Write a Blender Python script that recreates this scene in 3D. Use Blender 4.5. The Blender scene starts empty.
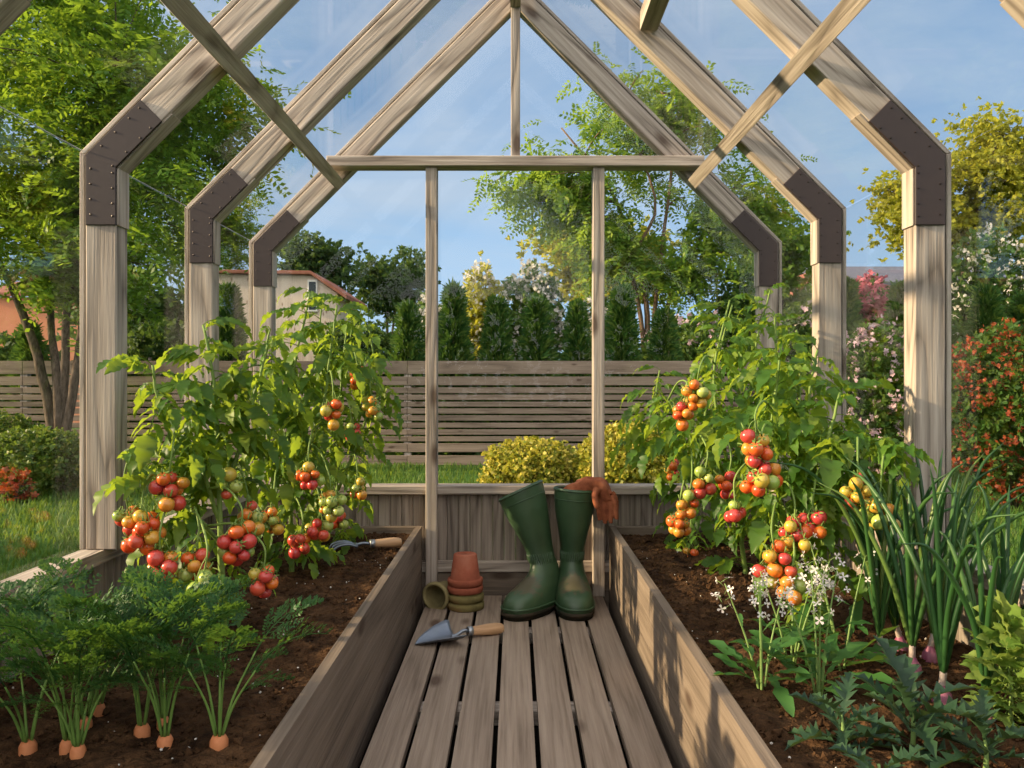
import bpy, bmesh, math, random
import numpy as np
from mathutils import Vector, Matrix, Euler, noise as mnoise

random.seed(11)
rng = np.random.default_rng(11)
SC = bpy.context.scene
COL = SC.collection
PI = math.pi

# ------------------------------------------------------------------ camera, sky, sun, exposure
EYE = 0.79            # eye height above the deck
FOC = 800.0           # focal length in pixels of the 1024 px frame
VPX, VPY = 515.5, 382.0
cam_d = bpy.data.cameras.new('camera')
cam_d.sensor_width = 36.0
cam_d.lens = 36.0 * FOC / 1024.0
cam_d.shift_x = -(VPX - 512.0) / 1024.0
cam_d.shift_y = -(384.0 - VPY) / 1024.0
cam_d.clip_start = 0.02
cam_d.clip_end = 500.0
cam = bpy.data.objects.new('camera', cam_d)
COL.objects.link(cam)
cam.location = (0.0, 0.0, EYE)
cam.rotation_euler = (PI / 2, 0, 0)
SC.camera = cam

SUN_DIR = Vector((-0.95, -0.085, 0.31)).normalized()     # towards the sun
SUN_POWER, SUN_COL = 8.5, (1.0, 0.76, 0.46)
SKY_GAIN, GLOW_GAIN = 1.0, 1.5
EXPOSURE = 0.25

sun_d = bpy.data.lights.new('sun', 'SUN')
sun_d.energy = SUN_POWER
sun_d.color = SUN_COL
sun_d.angle = math.radians(1.2)
sun = bpy.data.objects.new('sun', sun_d)
COL.objects.link(sun)
sun.rotation_euler = (-SUN_DIR).to_track_quat('-Z', 'Y').to_euler()
sun.location = SUN_DIR * 40

world = bpy.data.worlds.new('sky')
SC.world = world
world.use_nodes = True


def build_world(nt):
    N, L = nt.nodes, nt.links
    N.clear()
    out = N.new('ShaderNodeOutputWorld')
    bg = N.new('ShaderNodeBackground')
    tc = N.new('ShaderNodeTexCoord')
    sep = N.new('ShaderNodeSeparateXYZ')
    L.new(tc.outputs['Generated'], sep.inputs[0])
    ramp = N.new('ShaderNodeValToRGB')
    e = ramp.color_ramp.elements
    e[0].position, e[0].color = 0.0, (0.47, 0.64, 0.78, 1)
    e[1].position, e[1].color = 0.9, (0.10, 0.21, 0.42, 1)
    for p, c in ((0.10, (0.34, 0.55, 0.80, 1)), (0.30, (0.22, 0.38, 0.62, 1)), (0.52, (0.22, 0.33, 0.53, 1))):
        k = e.new(p)
        k.color = c
    L.new(sep.outputs['Z'], ramp.inputs['Fac'])
    # thin high cloud
    mp = N.new('ShaderNodeMapping')
    mp.inputs['Scale'].default_value = (1.0, 1.0, 3.0)
    L.new(tc.outputs['Generated'], mp.inputs['Vector'])
    nz = N.new('ShaderNodeTexNoise')
    nz.inputs['Scale'].default_value = 2.3
    nz.inputs['Detail'].default_value = 7
    nz.inputs['Roughness'].default_value = 0.6
    nz.inputs['Distortion'].default_value = 0.5
    L.new(mp.outputs[0], nz.inputs['Vector'])
    cr = N.new('ShaderNodeValToRGB')
    cr.color_ramp.elements[0].position = 0.36
    cr.color_ramp.elements[1].position = 0.72
    cr.color_ramp.elements[0].color = (0, 0, 0, 1)
    cr.color_ramp.elements[1].color = (0.85, 0.85, 0.85, 1)
    L.new(nz.outputs['Fac'], cr.inputs['Fac'])
    mix = N.new('ShaderNodeMixRGB')
    mix.inputs['Color2'].default_value = (0.50, 0.58, 0.69, 1)
    L.new(cr.outputs['Color'], mix.inputs['Fac'])
    L.new(ramp.outputs['Color'], mix.inputs['Color1'])
    # warm fill glow added to the sky, high behind the viewer
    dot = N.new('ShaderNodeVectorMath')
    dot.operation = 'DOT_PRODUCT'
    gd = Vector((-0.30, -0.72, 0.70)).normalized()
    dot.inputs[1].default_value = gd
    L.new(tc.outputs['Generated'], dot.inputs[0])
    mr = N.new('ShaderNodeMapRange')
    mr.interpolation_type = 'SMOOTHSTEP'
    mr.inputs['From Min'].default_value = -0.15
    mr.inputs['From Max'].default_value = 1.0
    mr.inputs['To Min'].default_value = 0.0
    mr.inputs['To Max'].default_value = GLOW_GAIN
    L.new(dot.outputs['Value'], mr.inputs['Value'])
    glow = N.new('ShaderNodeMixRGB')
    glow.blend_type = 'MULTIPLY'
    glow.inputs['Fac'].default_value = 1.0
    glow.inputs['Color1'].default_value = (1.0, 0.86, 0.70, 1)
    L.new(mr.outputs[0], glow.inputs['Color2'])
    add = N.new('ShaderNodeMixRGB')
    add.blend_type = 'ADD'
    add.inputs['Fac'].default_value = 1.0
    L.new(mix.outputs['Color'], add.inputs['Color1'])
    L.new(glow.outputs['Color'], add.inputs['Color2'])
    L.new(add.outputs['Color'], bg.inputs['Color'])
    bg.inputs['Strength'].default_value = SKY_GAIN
    L.new(bg.outputs[0], out.inputs['Surface'])


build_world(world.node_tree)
vs = SC.view_settings
vs.view_transform = 'Standard'
vs.look = 'None'
vs.exposure = EXPOSURE
vs.gamma = 1.0
vs.use_curve_mapping = False
SC.cycles.use_denoising = True
SC.cycles.max_bounces = 7
SC.cycles.diffuse_bounces = 4
SC.cycles.glossy_bounces = 3
SC.cycles.transmission_bounces = 5
SC.cycles.transparent_max_bounces = 40
SC.cycles.sample_clamp_indirect = 6.0
SC.cycles.caustics_reflective = False
SC.cycles.caustics_refractive = False


# ------------------------------------------------------------------ geometry helpers
def at(px, py, d):
    """world point seen at pixel (px, py) at distance d in front of the camera"""
    return Vector(((px - VPX) / FOC * d, d, EYE + (VPY - py) / FOC * d))


class Geo:
    """collects vertices and faces of ONE mesh object"""
    def __init__(s):
        s.v, s.f, s.n = [], [], 0

    def add(s, V, *F):
        V = np.asarray(V, float).reshape(-1, 3)
        for f in F:
            f = np.asarray(f, int)
            if f.size:
                s.f.append(f + s.n)
        s.v.append(V)
        s.n += len(V)
        return s

    def mesh(s, name, off=(0, 0, 0), smooth=True):
        me = bpy.data.meshes.new(name)
        V = (np.concatenate(s.v) if s.v else np.zeros((0, 3))) - np.asarray(off, float)
        me.vertices.add(len(V))
        me.vertices.foreach_set('co', V.astype(np.float32).ravel())
        loops = np.concatenate([f.ravel() for f in s.f]).astype(np.int32)
        sizes = np.concatenate([np.full(len(f), f.shape[1]) for f in s.f])
        me.loops.add(len(loops))
        me.loops.foreach_set('vertex_index', loops)
        me.polygons.add(len(sizes))
        starts = np.concatenate([[0], np.cumsum(sizes)[:-1]]).astype(np.int32)
        me.polygons.foreach_set('loop_start', starts)
        me.polygons.foreach_set('use_smooth', np.full(len(sizes), smooth))
        me.update(calc_edges=True)
        return me


ORG = {}


def link(name, geo, mat, parent=None, org=None, smooth=True):
    if org is None:
        org = ORG.get(parent, (0, 0, 0)) if parent is not None else (0, 0, 0)
    me = geo.mesh(name, org, smooth) if isinstance(geo, Geo) else geo
    if mat is not None and not me.materials:
        me.materials.append(mat)
    o = bpy.data.objects.new(name, me)
    COL.objects.link(o)
    if parent is not None:
        o.parent = parent
    else:
        o.location = org
    ORG[o] = tuple(org)
    return o


def tag(o, label, cat=None, group=None, kind=None):
    o['label'] = label
    if cat:
        o['category'] = cat
    if group:
        o['group'] = group
    if kind:
        o['kind'] = kind
    return o


def thing(name, label, cat, loc=(0, 0, 0), rot=(0, 0, 0), group=None, local=False):
    """an Empty at the thing's base; local=True: parts are given in its own coordinates"""
    o = bpy.data.objects.new(name, None)
    COL.objects.link(o)
    o.empty_display_size = 0.05
    o.location = loc
    o.rotation_euler = rot
    ORG[o] = (0, 0, 0) if local else tuple(loc)
    return tag(o, label, cat, group)


def structure(name, label, loc=(0, 0, 0)):
    o = bpy.data.objects.new(name, None)
    COL.objects.link(o)
    o.location = loc
    ORG[o] = tuple(loc)
    o['kind'] = 'structure'
    o['label'] = label
    return o


def prism(g, poly, y0, y1, ch=0.003):
    """polygon in x,z swept from y0 to y1 with its edges eased by ch"""
    P = np.asarray(poly, float)
    n = len(P)
    area = 0.5 * np.sum(P[:, 0] * np.roll(P[:, 1], -1) - np.roll(P[:, 0], -1) * P[:, 1])
    if area < 0:
        P = P[::-1]
    nx = np.roll(P, -1, 0) - P
    nx /= np.linalg.norm(nx, axis=1)[:, None]
    nr = np.stack([nx[:, 1], -nx[:, 0]], 1)
    pv = np.roll(nr, 1, 0)
    m = nr + pv
    m /= (1 + np.sum(nr * pv, 1))[:, None]
    I = P - m * ch
    rows = [(I, y0), (P, y0 + ch), (P, y1 - ch), (I, y1)]
    V = np.concatenate([np.stack([R[:, 0], np.full(n, y), R[:, 1]], 1) for R, y in rows])
    F = []
    for r in range(3):
        for i in range(n):
            j = (i + 1) % n
            F.append((r * n + i, r * n + j, (r + 1) * n + j, (r + 1) * n + i))
    g.add(V, np.array(F))
    g.f.append(np.array([list(range(n))]) + g.n - len(V))
    g.f.append(np.array([list(range(3 * n, 4 * n))[::-1]]) + g.n - len(V))
    return g


def box(g, lo, hi, ch=0.003):
    x0, y0, z0 = lo
    x1, y1, z1 = hi
    ch = min(ch, (x1 - x0) * .3, (y1 - y0) * .3, (z1 - z0) * .3)
    return prism(g, [(x0, z0), (x1, z0), (x1, z1), (x0, z1)], y0, y1, ch)


def tube(g, pts, rad, sides=6, flat=None, cap=True):
    """tube along pts; rad per point (scalar or list); flat=(axis, factor) squeezes the ring along a direction"""
    P = np.asarray(pts, float)
    n = len(P)
    r = np.full(n, rad, float) if np.isscalar(rad) else np.asarray(rad, float)
    T = np.gradient(P, axis=0)
    T /= np.linalg.norm(T, axis=1)[:, None] + 1e-12
    u = np.array([0, 0, 1.0]) if abs(T[0][2]) < .9 else np.array([1.0, 0, 0])
    a = np.arange(sides) * 2 * PI / sides
    V = []
    for i in range(n):
        u = u - T[i] * np.dot(u, T[i])
        u /= np.linalg.norm(u) + 1e-12
        w = np.cross(T[i], u)
        ring = (np.cos(a)[:, None] * u + np.sin(a)[:, None] * w) * r[i]
        if flat is not None:
            ax = np.asarray(flat[0], float)
            ax = ax - T[i] * np.dot(ax, T[i])
            ax /= np.linalg.norm(ax) + 1e-12
            ring = ring + (ring @ ax)[:, None] * ax * (flat[1] - 1)
        V.append(P[i] + ring)
    V = np.concatenate(V)
    F = np.array([(k * sides + i, k * sides + (i + 1) % sides, (k + 1) * sides + (i + 1) % sides, (k + 1) * sides + i)
                  for k in range(n - 1) for i in range(sides)])
    b = g.n
    g.add(V, F)
    if cap and sides > 2:
        g.f.append(np.array([list(range(sides))[::-1]]) + b)
        g.f.append(np.array([list(range((n - 1) * sides, n * sides))]) + b)
    return g


def lathe(g, prof, n=24, M=None):
    """(radius, z) profile round z, M = Matrix placing it"""
    a = np.arange(n) * 2 * PI / n
    V = np.concatenate([np.stack([r * np.cos(a), r * np.sin(a), np.full(n, z)], 1) for r, z in prof])
    if M is not None:
        A = np.array(M)
        V = V @ A[:3, :3].T + A[:3, 3]
    F = [(k * n + i, k * n + (i + 1) % n, (k + 1) * n + (i + 1) % n, (k + 1) * n + i)
         for k in range(len(prof) - 1) for i in range(n)]
    g.add(V, np.array(F))
    return g


def smooth_path(pts, n=12):
    """Catmull-Rom through pts"""
    P = [np.asarray(p, float) for p in pts]
    P = [2 * P[0] - P[1]] + P + [2 * P[-1] - P[-2]]
    out = []
    seg = len(P) - 3
    for t in np.linspace(0, seg - 1e-6, n):
        i = int(t)
        u = t - i
        a, b, c, d = P[i:i + 4]
        out.append(.5 * (2 * b + (c - a) * u + (2 * a - 5 * b + 4 * c - d) * u * u + (3 * b - a - 3 * c + d) * u ** 3))
    return np.array(out)


class Tmpl:
    """a small leaf or spray shape that is repeated inside one mesh"""
    def __init__(s, g):
        s.v = np.concatenate(g.v)
        by = {}
        for f in g.f:
            by.setdefault(f.shape[1], []).append(f)
        s.f = [np.concatenate(x) for x in by.values()]


def frames(X, U, S):
    X = np.asarray(X, float)
    X = X / (np.linalg.norm(X, axis=1)[:, None] + 1e-12)
    U = np.asarray(U, float)
    Z = U - X * np.sum(U * X, 1)[:, None]
    Z = Z / (np.linalg.norm(Z, axis=1)[:, None] + 1e-9)
    Y = np.cross(Z, X)
    return np.stack([X, Y, Z], 2) * np.asarray(S, float).reshape(-1, 1, 1)


def inst(g, T, R, P):
    K = len(P)
    if K == 0:
        return g
    n = len(T.v)
    V = np.einsum('kij,nj->kni', R, T.v) + np.asarray(P)[:, None, :]
    g.add(V.reshape(-1, 3), *[(f[None] + (np.arange(K) * n)[:, None, None]).reshape(-1, f.shape[1]) for f in T.f])
    return g


def unit(n):
    v = rng.normal(size=(n, 3))
    return v / np.linalg.norm(v, axis=1)[:, None]


# ------------------------------------------------------------------ materials
def new_mat(name):
    m = bpy.data.materials.new(name)
    m.use_nodes = True
    nt = m.node_tree
    nt.nodes.clear()
    out = nt.nodes.new('ShaderNodeOutputMaterial')
    return m, nt.nodes, nt.links, out


def principled(N, rough=.6, spec=.4, metal=0.0):
    b = N.new('ShaderNodeBsdfPrincipled')
    b.inputs['Roughness'].default_value = rough
    b.inputs['Specular IOR Level'].default_value = spec
    b.inputs['Metallic'].default_value = metal
    return b


def ramp_node(N, cols, pos=None):
    r = N.new('ShaderNodeValToRGB')
    e = r.color_ramp.elements
    n = len(cols)
    pos = pos or [i / (n - 1) for i in range(n)]
    e[0].position, e[0].color = pos[0], (*cols[0], 1)
    e[1].position, e[1].color = pos[-1], (*cols[-1], 1)
    for p, c in list(zip(pos, cols))[1:-1]:
        k = e.new(p)
        k.color = (*c, 1)
    return r


def math_node(N, L, op, a, b=None):
    m = N.new('ShaderNodeMath')
    m.operation = op
    for i, x in enumerate((a, b)):
        if x is None:
            continue
        if isinstance(x, (int, float)):
            m.inputs[i].default_value = x
        else:
            L.new(x, m.inputs[i])
    return m.outputs[0]


def noise_node(N, L, vec, scale, detail=3, rough=.55, dist=0.0):
    n = N.new('ShaderNodeTexNoise')
    n.inputs['Scale'].default_value = scale
    n.inputs['Detail'].default_value = detail
    n.inputs['Roughness'].default_value = rough
    n.inputs['Distortion'].default_value = dist
    if vec is not None:
        L.new(vec, n.inputs['Vector'])
    return n.outputs['Fac']


AX = {'x': (0, 0, 0), 'y': (0, 0, -PI / 2), 'z': (0, PI / 2, 0), 'r': (0, math.radians(45), 0), 'l': (0, math.radians(135), 0)}


def wood(name, axis, cols, rings=30.0, vary=.25, bump=.6, rough=.72, fig_w=.24, blot_w=.32):
    m, N, L, out = new_mat(name)
    tc = N.new('ShaderNodeTexCoord')
    geo = N.new('ShaderNodeNewGeometry')
    oi = N.new('ShaderNodeObjectInfo')
    s = math_node(N, L, 'ADD', math_node(N, L, 'MULTIPLY', geo.outputs['Random Per Island'], 13.7),
                  math_node(N, L, 'MULTIPLY', oi.outputs['Random'], 29.3))
    rot = N.new('ShaderNodeMapping')
    rot.inputs['Rotation'].default_value = AX[axis]
    L.new(tc.outputs['Object'], rot.inputs['Vector'])
    off = N.new('ShaderNodeVectorMath')
    off.operation = 'ADD'
    L.new(rot.outputs[0], off.inputs[0])
    L.new(s, off.inputs[1])
    st = N.new('ShaderNodeMapping')
    st.inputs['Scale'].default_value = (.62, 6.5, 6.5)
    L.new(off.outputs[0], st.inputs['Vector'])
    fig = noise_node(N, L, st.outputs[0], 1.1, 1.5, .4, .35)
    ring = math_node(N, L, 'SINE', math_node(N, L, 'MULTIPLY', fig, rings * 2.2))
    ring = math_node(N, L, 'POWER', math_node(N, L, 'ADD', math_node(N, L, 'MULTIPLY', ring, .499), .5), .45)
    st2 = N.new('ShaderNodeMapping')
    st2.inputs['Scale'].default_value = (3.0, 105, 105)
    L.new(off.outputs[0], st2.inputs['Vector'])
    fib = noise_node(N, L, st2.outputs[0], 1.0, 4, .6)
    st3 = N.new('ShaderNodeMapping')
    st3.inputs['Scale'].default_value = (2.0, 9, 9)
    L.new(off.outputs[0], st3.inputs['Vector'])
    blot = noise_node(N, L, st3.outputs[0], 1.3, 4, .6)
    f = math_node(N, L, 'ADD', math_node(N, L, 'MULTIPLY', ring, fig_w), math_node(N, L, 'MULTIPLY', fib, .85))
    f = math_node(N, L, 'ADD', f, math_node(N, L, 'MULTIPLY', blot, blot_w))
    f = math_node(N, L, 'SUBTRACT', f, .27 - (.24 - fig_w) * .78 - (.32 - blot_w) * .5)
    cr = ramp_node(N, cols, [0.20, 0.47, 0.78])
    L.new(f, cr.inputs['Fac'])
    # knots
    st4 = N.new('ShaderNodeMapping')
    st4.inputs['Scale'].default_value = (2.0, 5.0, 5.0)
    L.new(off.outputs[0], st4.inputs['Vector'])
    vo = N.new('ShaderNodeTexVoronoi')
    vo.inputs['Scale'].default_value = 1.6
    L.new(st4.outputs[0], vo.inputs['Vector'])
    kn = N.new('ShaderNodeMapRange')
    kn.inputs['From Min'].default_value = 0.08
    kn.inputs['From Max'].default_value = 0.18
    kn.inputs['To Min'].default_value = 1.0
    kn.inputs['To Max'].default_value = 0.0
    L.new(vo.outputs['Distance'], kn.inputs['Value'])
    kmix = N.new('ShaderNodeMixRGB')
    kmix.inputs['Color2'].default_value = (cols[0][0] * .55, cols[0][1] * .42, cols[0][2] * .36, 1)
    L.new(math_node(N, L, 'MULTIPLY', kn.outputs[0], .85), kmix.inputs['Fac'])
    L.new(cr.outputs['Color'], kmix.inputs['Color1'])
    # tone from board to board
    hv = N.new('ShaderNodeHueSaturation')
    v = math_node(N, L, 'ADD', math_node(N, L, 'MULTIPLY', math_node(N, L, 'FRACT', math_node(N, L, 'MULTIPLY', s, 3.1)), vary), 1 - vary / 2)
    L.new(v, hv.inputs['Value'])
    L.new(kmix.outputs['Color'], hv.inputs['Color'])
    b = principled(N, rough, .3)
    L.new(hv.outputs['Color'], b.inputs['Base Color'])
    bm = N.new('ShaderNodeBump')
    bm.inputs['Strength'].default_value = bump
    bm.inputs['Distance'].default_value = .004
    L.new(math_node(N, L, 'ADD', fib, math_node(N, L, 'MULTIPLY', ring, .5)), bm.inputs['Height'])
    L.new(bm.outputs[0], b.inputs['Normal'])
    L.new(b.outputs[0], out.inputs['Surface'])
    return m


def leafmat(name, cols, trans=.42, tcol=(.42, .60, .06), rough=.42, spec=.35, pos=None):
    """leaf: colour differs from leaf to leaf; some light passes through"""
    m, N, L, out = new_mat(name)
    geo = N.new('ShaderNodeNewGeometry')
    cr = ramp_node(N, cols, pos)
    L.new(geo.outputs['Random Per Island'], cr.inputs['Fac'])
    tc = N.new('ShaderNodeTexCoord')
    nz = noise_node(N, L, tc.outputs['Object'], 9.0, 3)
    hv = N.new('ShaderNodeHueSaturation')
    L.new(math_node(N, L, 'ADD', math_node(N, L, 'MULTIPLY', nz, .6), .7), hv.inputs['Value'])
    L.new(cr.outputs['Color'], hv.inputs['Color'])
    b = principled(N, rough, spec)
    L.new(hv.outputs['Color'], b.inputs['Base Color'])
    t = N.new('ShaderNodeBsdfTranslucent')
    tm = N.new('ShaderNodeMixRGB')
    tm.inputs['Fac'].default_value = .6
    tm.inputs['Color2'].default_value = (*tcol, 1)
    L.new(hv.outputs['Color'], tm.inputs['Color1'])
    L.new(tm.outputs['Color'], t.inputs['Color'])
    mx = N.new('ShaderNodeMixShader')
    mx.inputs['Fac'].default_value = trans
    L.new(b.outputs[0], mx.inputs[1])
    L.new(t.outputs[0], mx.inputs[2])
    L.new(mx.outputs[0], out.inputs['Surface'])
    return m


def noisy(name, cols, scale=8.0, rough=.7, spec=.3, metal=0.0, bump=.2, bscale=60.0, pos=None, stretch=None, dist=.004):
    m, N, L, out = new_mat(name)
    tc = N.new('ShaderNodeTexCoord')
    vec = tc.outputs['Object']
    if stretch:
        mp = N.new('ShaderNodeMapping')
        mp.inputs['Scale'].default_value = stretch
        L.new(vec, mp.inputs['Vector'])
        vec = mp.outputs[0]
    cr = ramp_node(N, cols, pos or ([.3, .7] if len(cols) == 2 else [.3, .5, .7] if len(cols) == 3 else None))
    L.new(noise_node(N, L, vec, scale, 5, .6), cr.inputs['Fac'])
    b = principled(N, rough, spec, metal)
    L.new(cr.outputs['Color'], b.inputs['Base Color'])
    if bump:
        bm = N.new('ShaderNodeBump')
        bm.inputs['Strength'].default_value = bump
        bm.inputs['Distance'].default_value = dist
        L.new(noise_node(N, L, vec, bscale, 4), bm.inputs['Height'])
        L.new(bm.outputs[0], b.inputs['Normal'])
    L.new(b.outputs[0], out.inputs['Surface'])
    return m


def glass_mat():
    """clear flat pane: mirrors a little more towards grazing angles, otherwise lets everything through"""
    m, N, L, out = new_mat('clear_glass')
    lw = N.new('ShaderNodeLayerWeight')
    lw.inputs['Blend'].default_value = .5
    p = math_node(N, L, 'POWER', lw.outputs['Facing'], 4.0)
    f = math_node(N, L, 'ADD', math_node(N, L, 'MULTIPLY', p, .6), .014)
    tr = N.new('ShaderNodeBsdfTransparent')
    tr.inputs['Color'].default_value = (.985, .995, .99, 1)
    gl = N.new('ShaderNodeBsdfGlossy')
    gl.inputs['Roughness'].default_value = 0.0
    mx = N.new('ShaderNodeMixShader')
    L.new(f, mx.inputs['Fac'])
    L.new(tr.outputs[0], mx.inputs[1])
    L.new(gl.outputs[0], mx.inputs[2])
    L.new(mx.outputs[0], out.inputs['Surface'])
    return m


GREY3 = [(.150, .120, .098), (.385, .322, .270), (.60, .52, .445)]
W = {a: wood('weathered_pine_' + n, a, GREY3) for a, n in
     (('x', 'across'), ('y', 'lengthwise'), ('z', 'upright'), ('r', 'slope'), ('l', 'slope_mirrored'))}
CLAD3 = [(.09, .07, .056), (.225, .182, .148), (.36, .305, .255)]
WCLAD = wood('weathered_cladding', 'z', CLAD3, vary=.5)
WBED = wood('bed_board', 'y', [(.085, .064, .047), (.150, .114, .085), (.215, .168, .128)], rings=14, vary=.12)
WBEDX = wood('bed_board_across', 'x', [(.085, .064, .047), (.150, .114, .085), (.215, .168, .128)], rings=14, vary=.12)
WDECK = wood('deck_plank', 'y', [(.125, .090, .064), (.245, .186, .140), (.34, .268, .208)], rings=16, vary=.16, fig_w=.13, blot_w=.22)
WFENCE = wood('fence_slat', 'x', [(.120, .085, .062), (.205, .150, .112), (.285, .215, .162)], rings=12, vary=.22)
GLASS = glass_mat()
PLATE = noisy('brown_steel', [(.034, .021, .020), (.041, .026, .024)], 20, .5, .4, .0, .05)
SCREW = noisy('screw_steel', [(.02, .013, .012), (.05, .035, .03)], 30, .4, .5, .6, 0)
ALU = noisy('glazing_strip', [(.55, .56, .56), (.66, .66, .66)], 10, .4, .5, .5, 0)
SEAL = noisy('glazing_seal', [(.05, .042, .036), (.08, .065, .055)], 30, .7, .2, 0, 0)
# ------------------------------------------------------------------ the greenhouse
HALF = 0.988                    # half width of the arches
Z_EAVE = EYE + 0.522
TH = 0.071                      # timber depth in the arch plane
TY = 0.055                      # timber thickness along the house
RIM_Z = 0.404
FR_D = [1.252, 1.837, 2.422, 3.008]
FRAME_TXT = [
    'weathered timber arch frame overhead, mostly outside the picture, nearest the viewer',
    'weathered timber arch frame with the largest brown corner plates, its posts seen full height',
    'weathered timber arch frame, middle one of the three with brown corner plates in view',
    'weathered timber arch frame carrying the glazed end wall, smallest brown corner plates',
]


def mirror(poly, s):
    return [(x * s, z) for x, z in poly]


def arch(d, txt, full=True):
    root = thing('arch_frame', txt, 'arch frame', (0, d, RIM_Z), group='timber arch frames of the greenhouse')
    y0, y1 = d, d + TY
    ap = Z_EAVE + HALF          # outer apex height, roof at 45 degrees
    xi = HALF - TH
    zi = ap - TH * math.sqrt(2) - xi
    for s in (-1, 1):
        g = Geo()
        prism(g, mirror([(xi, RIM_Z), (HALF, RIM_Z), (HALF, Z_EAVE), (xi, zi)], s), y0, y1, .003)
        post = link('post', g, W['z'], root, smooth=False)
        g = Geo()
        prism(g, mirror([(0.002, ap), (0.002, ap - TH * 1.4142), (xi, zi), (HALF, Z_EAVE)], s), y0, y1, .003)
        link('rafter', g, W['l'] if s > 0 else W['r'], root, smooth=False)
        # thin wooden glazing strips outside, a dark seal between
        g = Geo()
        t = .012
        o = t * math.tan(PI / 8)
        prism(g, mirror([(HALF + .004, RIM_Z), (HALF + .004 + t, RIM_Z), (HALF + .004 + t, Z_EAVE + .004 * .4 + o), (HALF + .004, Z_EAVE + .0016)], s), y0 + .004, y1 - .004, .002)
        link('glazing_bar', g, W['z'], root, smooth=False)
        g = Geo()
        k = math.sqrt(2)
        prism(g, mirror([(0.004, ap + .004 * k), (0.004, ap + (.004 + t) * k), (HALF + .004 + t, Z_EAVE + .0016 + o), (HALF + .004, Z_EAVE + .0016)], s), y0 + .004, y1 - .004, .002)
        link('glazing_bar', g, W['l'] if s > 0 else W['r'], root, smooth=False)
        g = Geo()
        prism(g, mirror([(HALF, RIM_Z), (HALF + .0045, RIM_Z), (HALF + .0045, Z_EAVE + .0018), (HALF, Z_EAVE)], s), y0 + .008, y1 - .008, .0005)
        prism(g, mirror([(0.004, ap), (0.004, ap + .0045 * k), (HALF + .0045, Z_EAVE + .0018), (HALF, Z_EAVE)], s), y0 + .008, y1 - .008, .0005)
        link('glazing_seal', g, SEAL, root, smooth=False)
        # corner: stiffening board on the inner edge, steel plate on the face
        zl, rl = Z_EAVE - .162, .178
        a = rl / k
        xo = HALF - .003
        zo = ap - .003 * k - xo
        wi = TH + .001
        xi2, zi2 = HALF - wi, ap - wi * k - (HALF - wi)
        g = Geo()
        bi = TH + .005
        xb, zb = HALF - bi, ap - bi * k - (HALF - bi)
        prism(g, mirror([(xi + .001, zl), (xi + .001, zi), (xb, zb), (xb, zl)], s), y0 + .002, y1 - .002, .0015)
        link('corner_board', g, W['z'], root, smooth=False)
        g = Geo()
        prism(g, mirror([(xi + .001, zi), (xi + .001 - a, zi + a), (xi + .001 - a - .005 / k, zi + a - .005 / k), (xb, zb)], s), y0 + .002, y1 - .002, .0015)
        link('corner_board', g, W['l'] if s > 0 else W['r'], root, smooth=False)
        g = Geo()
        ra = a
        P = [(xo, zl), (xo, zo), (xo - ra, zo + ra), (xo - ra - (TH - .002) / k, zo + ra - (TH - .002) / k), (xi2, zi2), (xi2, zl)]
        prism(g, mirror(P, s), y0 - .005, y0 + .001, .0012)
        pl = link('corner_plate', g, PLATE, root, smooth=False)
        tag(pl, 'dark brown steel corner plate')
        g = Geo()
        sp = []
        for q in (.02, .055, .09, .125):
            sp += [(xo - .012, zl + q + .004), (xo - .062, zl + q - .006 if q > .03 else zl + q)]
        for q in (.04, .085, .13, .163):
            bx, bz = xo - q / k, zo + q / k
            sp += [(bx - .012 / k, bz - .012 / k), (bx - .062 / k + .01, bz - .062 / k - .01)]
        for x, z in sp:
            M = Matrix.Translation((x * s, y0 - .005, z)) @ Matrix.Rotation(PI / 2, 4, 'X')
            g = Geo()
            lathe(g, [(.0028, -.001), (.0028, .0008), (.0012, .0016), (.0001, .0012)], 8, M)
            link('screw_head', g, SCREW, pl, smooth=False)
    return root


for d, t in zip(FR_D, FRAME_TXT):
    arch(d, t)

# ridge, purlins
g = Geo()
box(g, (-.019, .3, Z_EAVE + HALF - .125), (.019, 3.0, Z_EAVE + HALF - .02))
tag(link('ridge_beam', g, W['y'], org=(0, .3, Z_EAVE + .88), smooth=False), 'weathered wooden ridge beam running to the top of the end wall post', 'beam')


def purlin(s, txt, y0, y1, x, drop, name='purlin'):
    """batten below the rafters along the house"""
    g = Geo()
    k = math.sqrt(.5)
    c = (x, Z_EAVE + HALF - x - TH * 1.4142 - .002 + drop)
    w, t = .042, .021
    ax, nz = (k, -k), (-k, -k)
    P = []
    for u, v in ((-w / 2, 0), (w / 2, 0), (w / 2, t), (-w / 2, t)):
        P.append(((c[0] + ax[0] * u + nz[0] * v) * s, c[1] + ax[1] * u + nz[1] * v))
    prism(g, P, y0, y1, .002)
    o = link(name, g, W['y'], org=(x * s, y0, c[1]), smooth=False)
    return tag(o, txt, 'batten', 'roof battens under the rafters')


purlin(-1, 'shaded grey batten under the rafters above the tomato bed with carrots', .55, 2.99, .664, 0)
purlin(1, 'sunlit pale batten under the rafters above the tomato bed with onions', .55, 2.99, .664, 0)
g = Geo()
box(g, (.376, 1.3, 1.852), (.428, 2.419, 1.907), .002)
tag(link('roof_batten', g, W['y'], org=(.405, 1.3, 1.845), smooth=False), 'short batten high under the roof, its end resting against the middle arch', 'batten')

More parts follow.
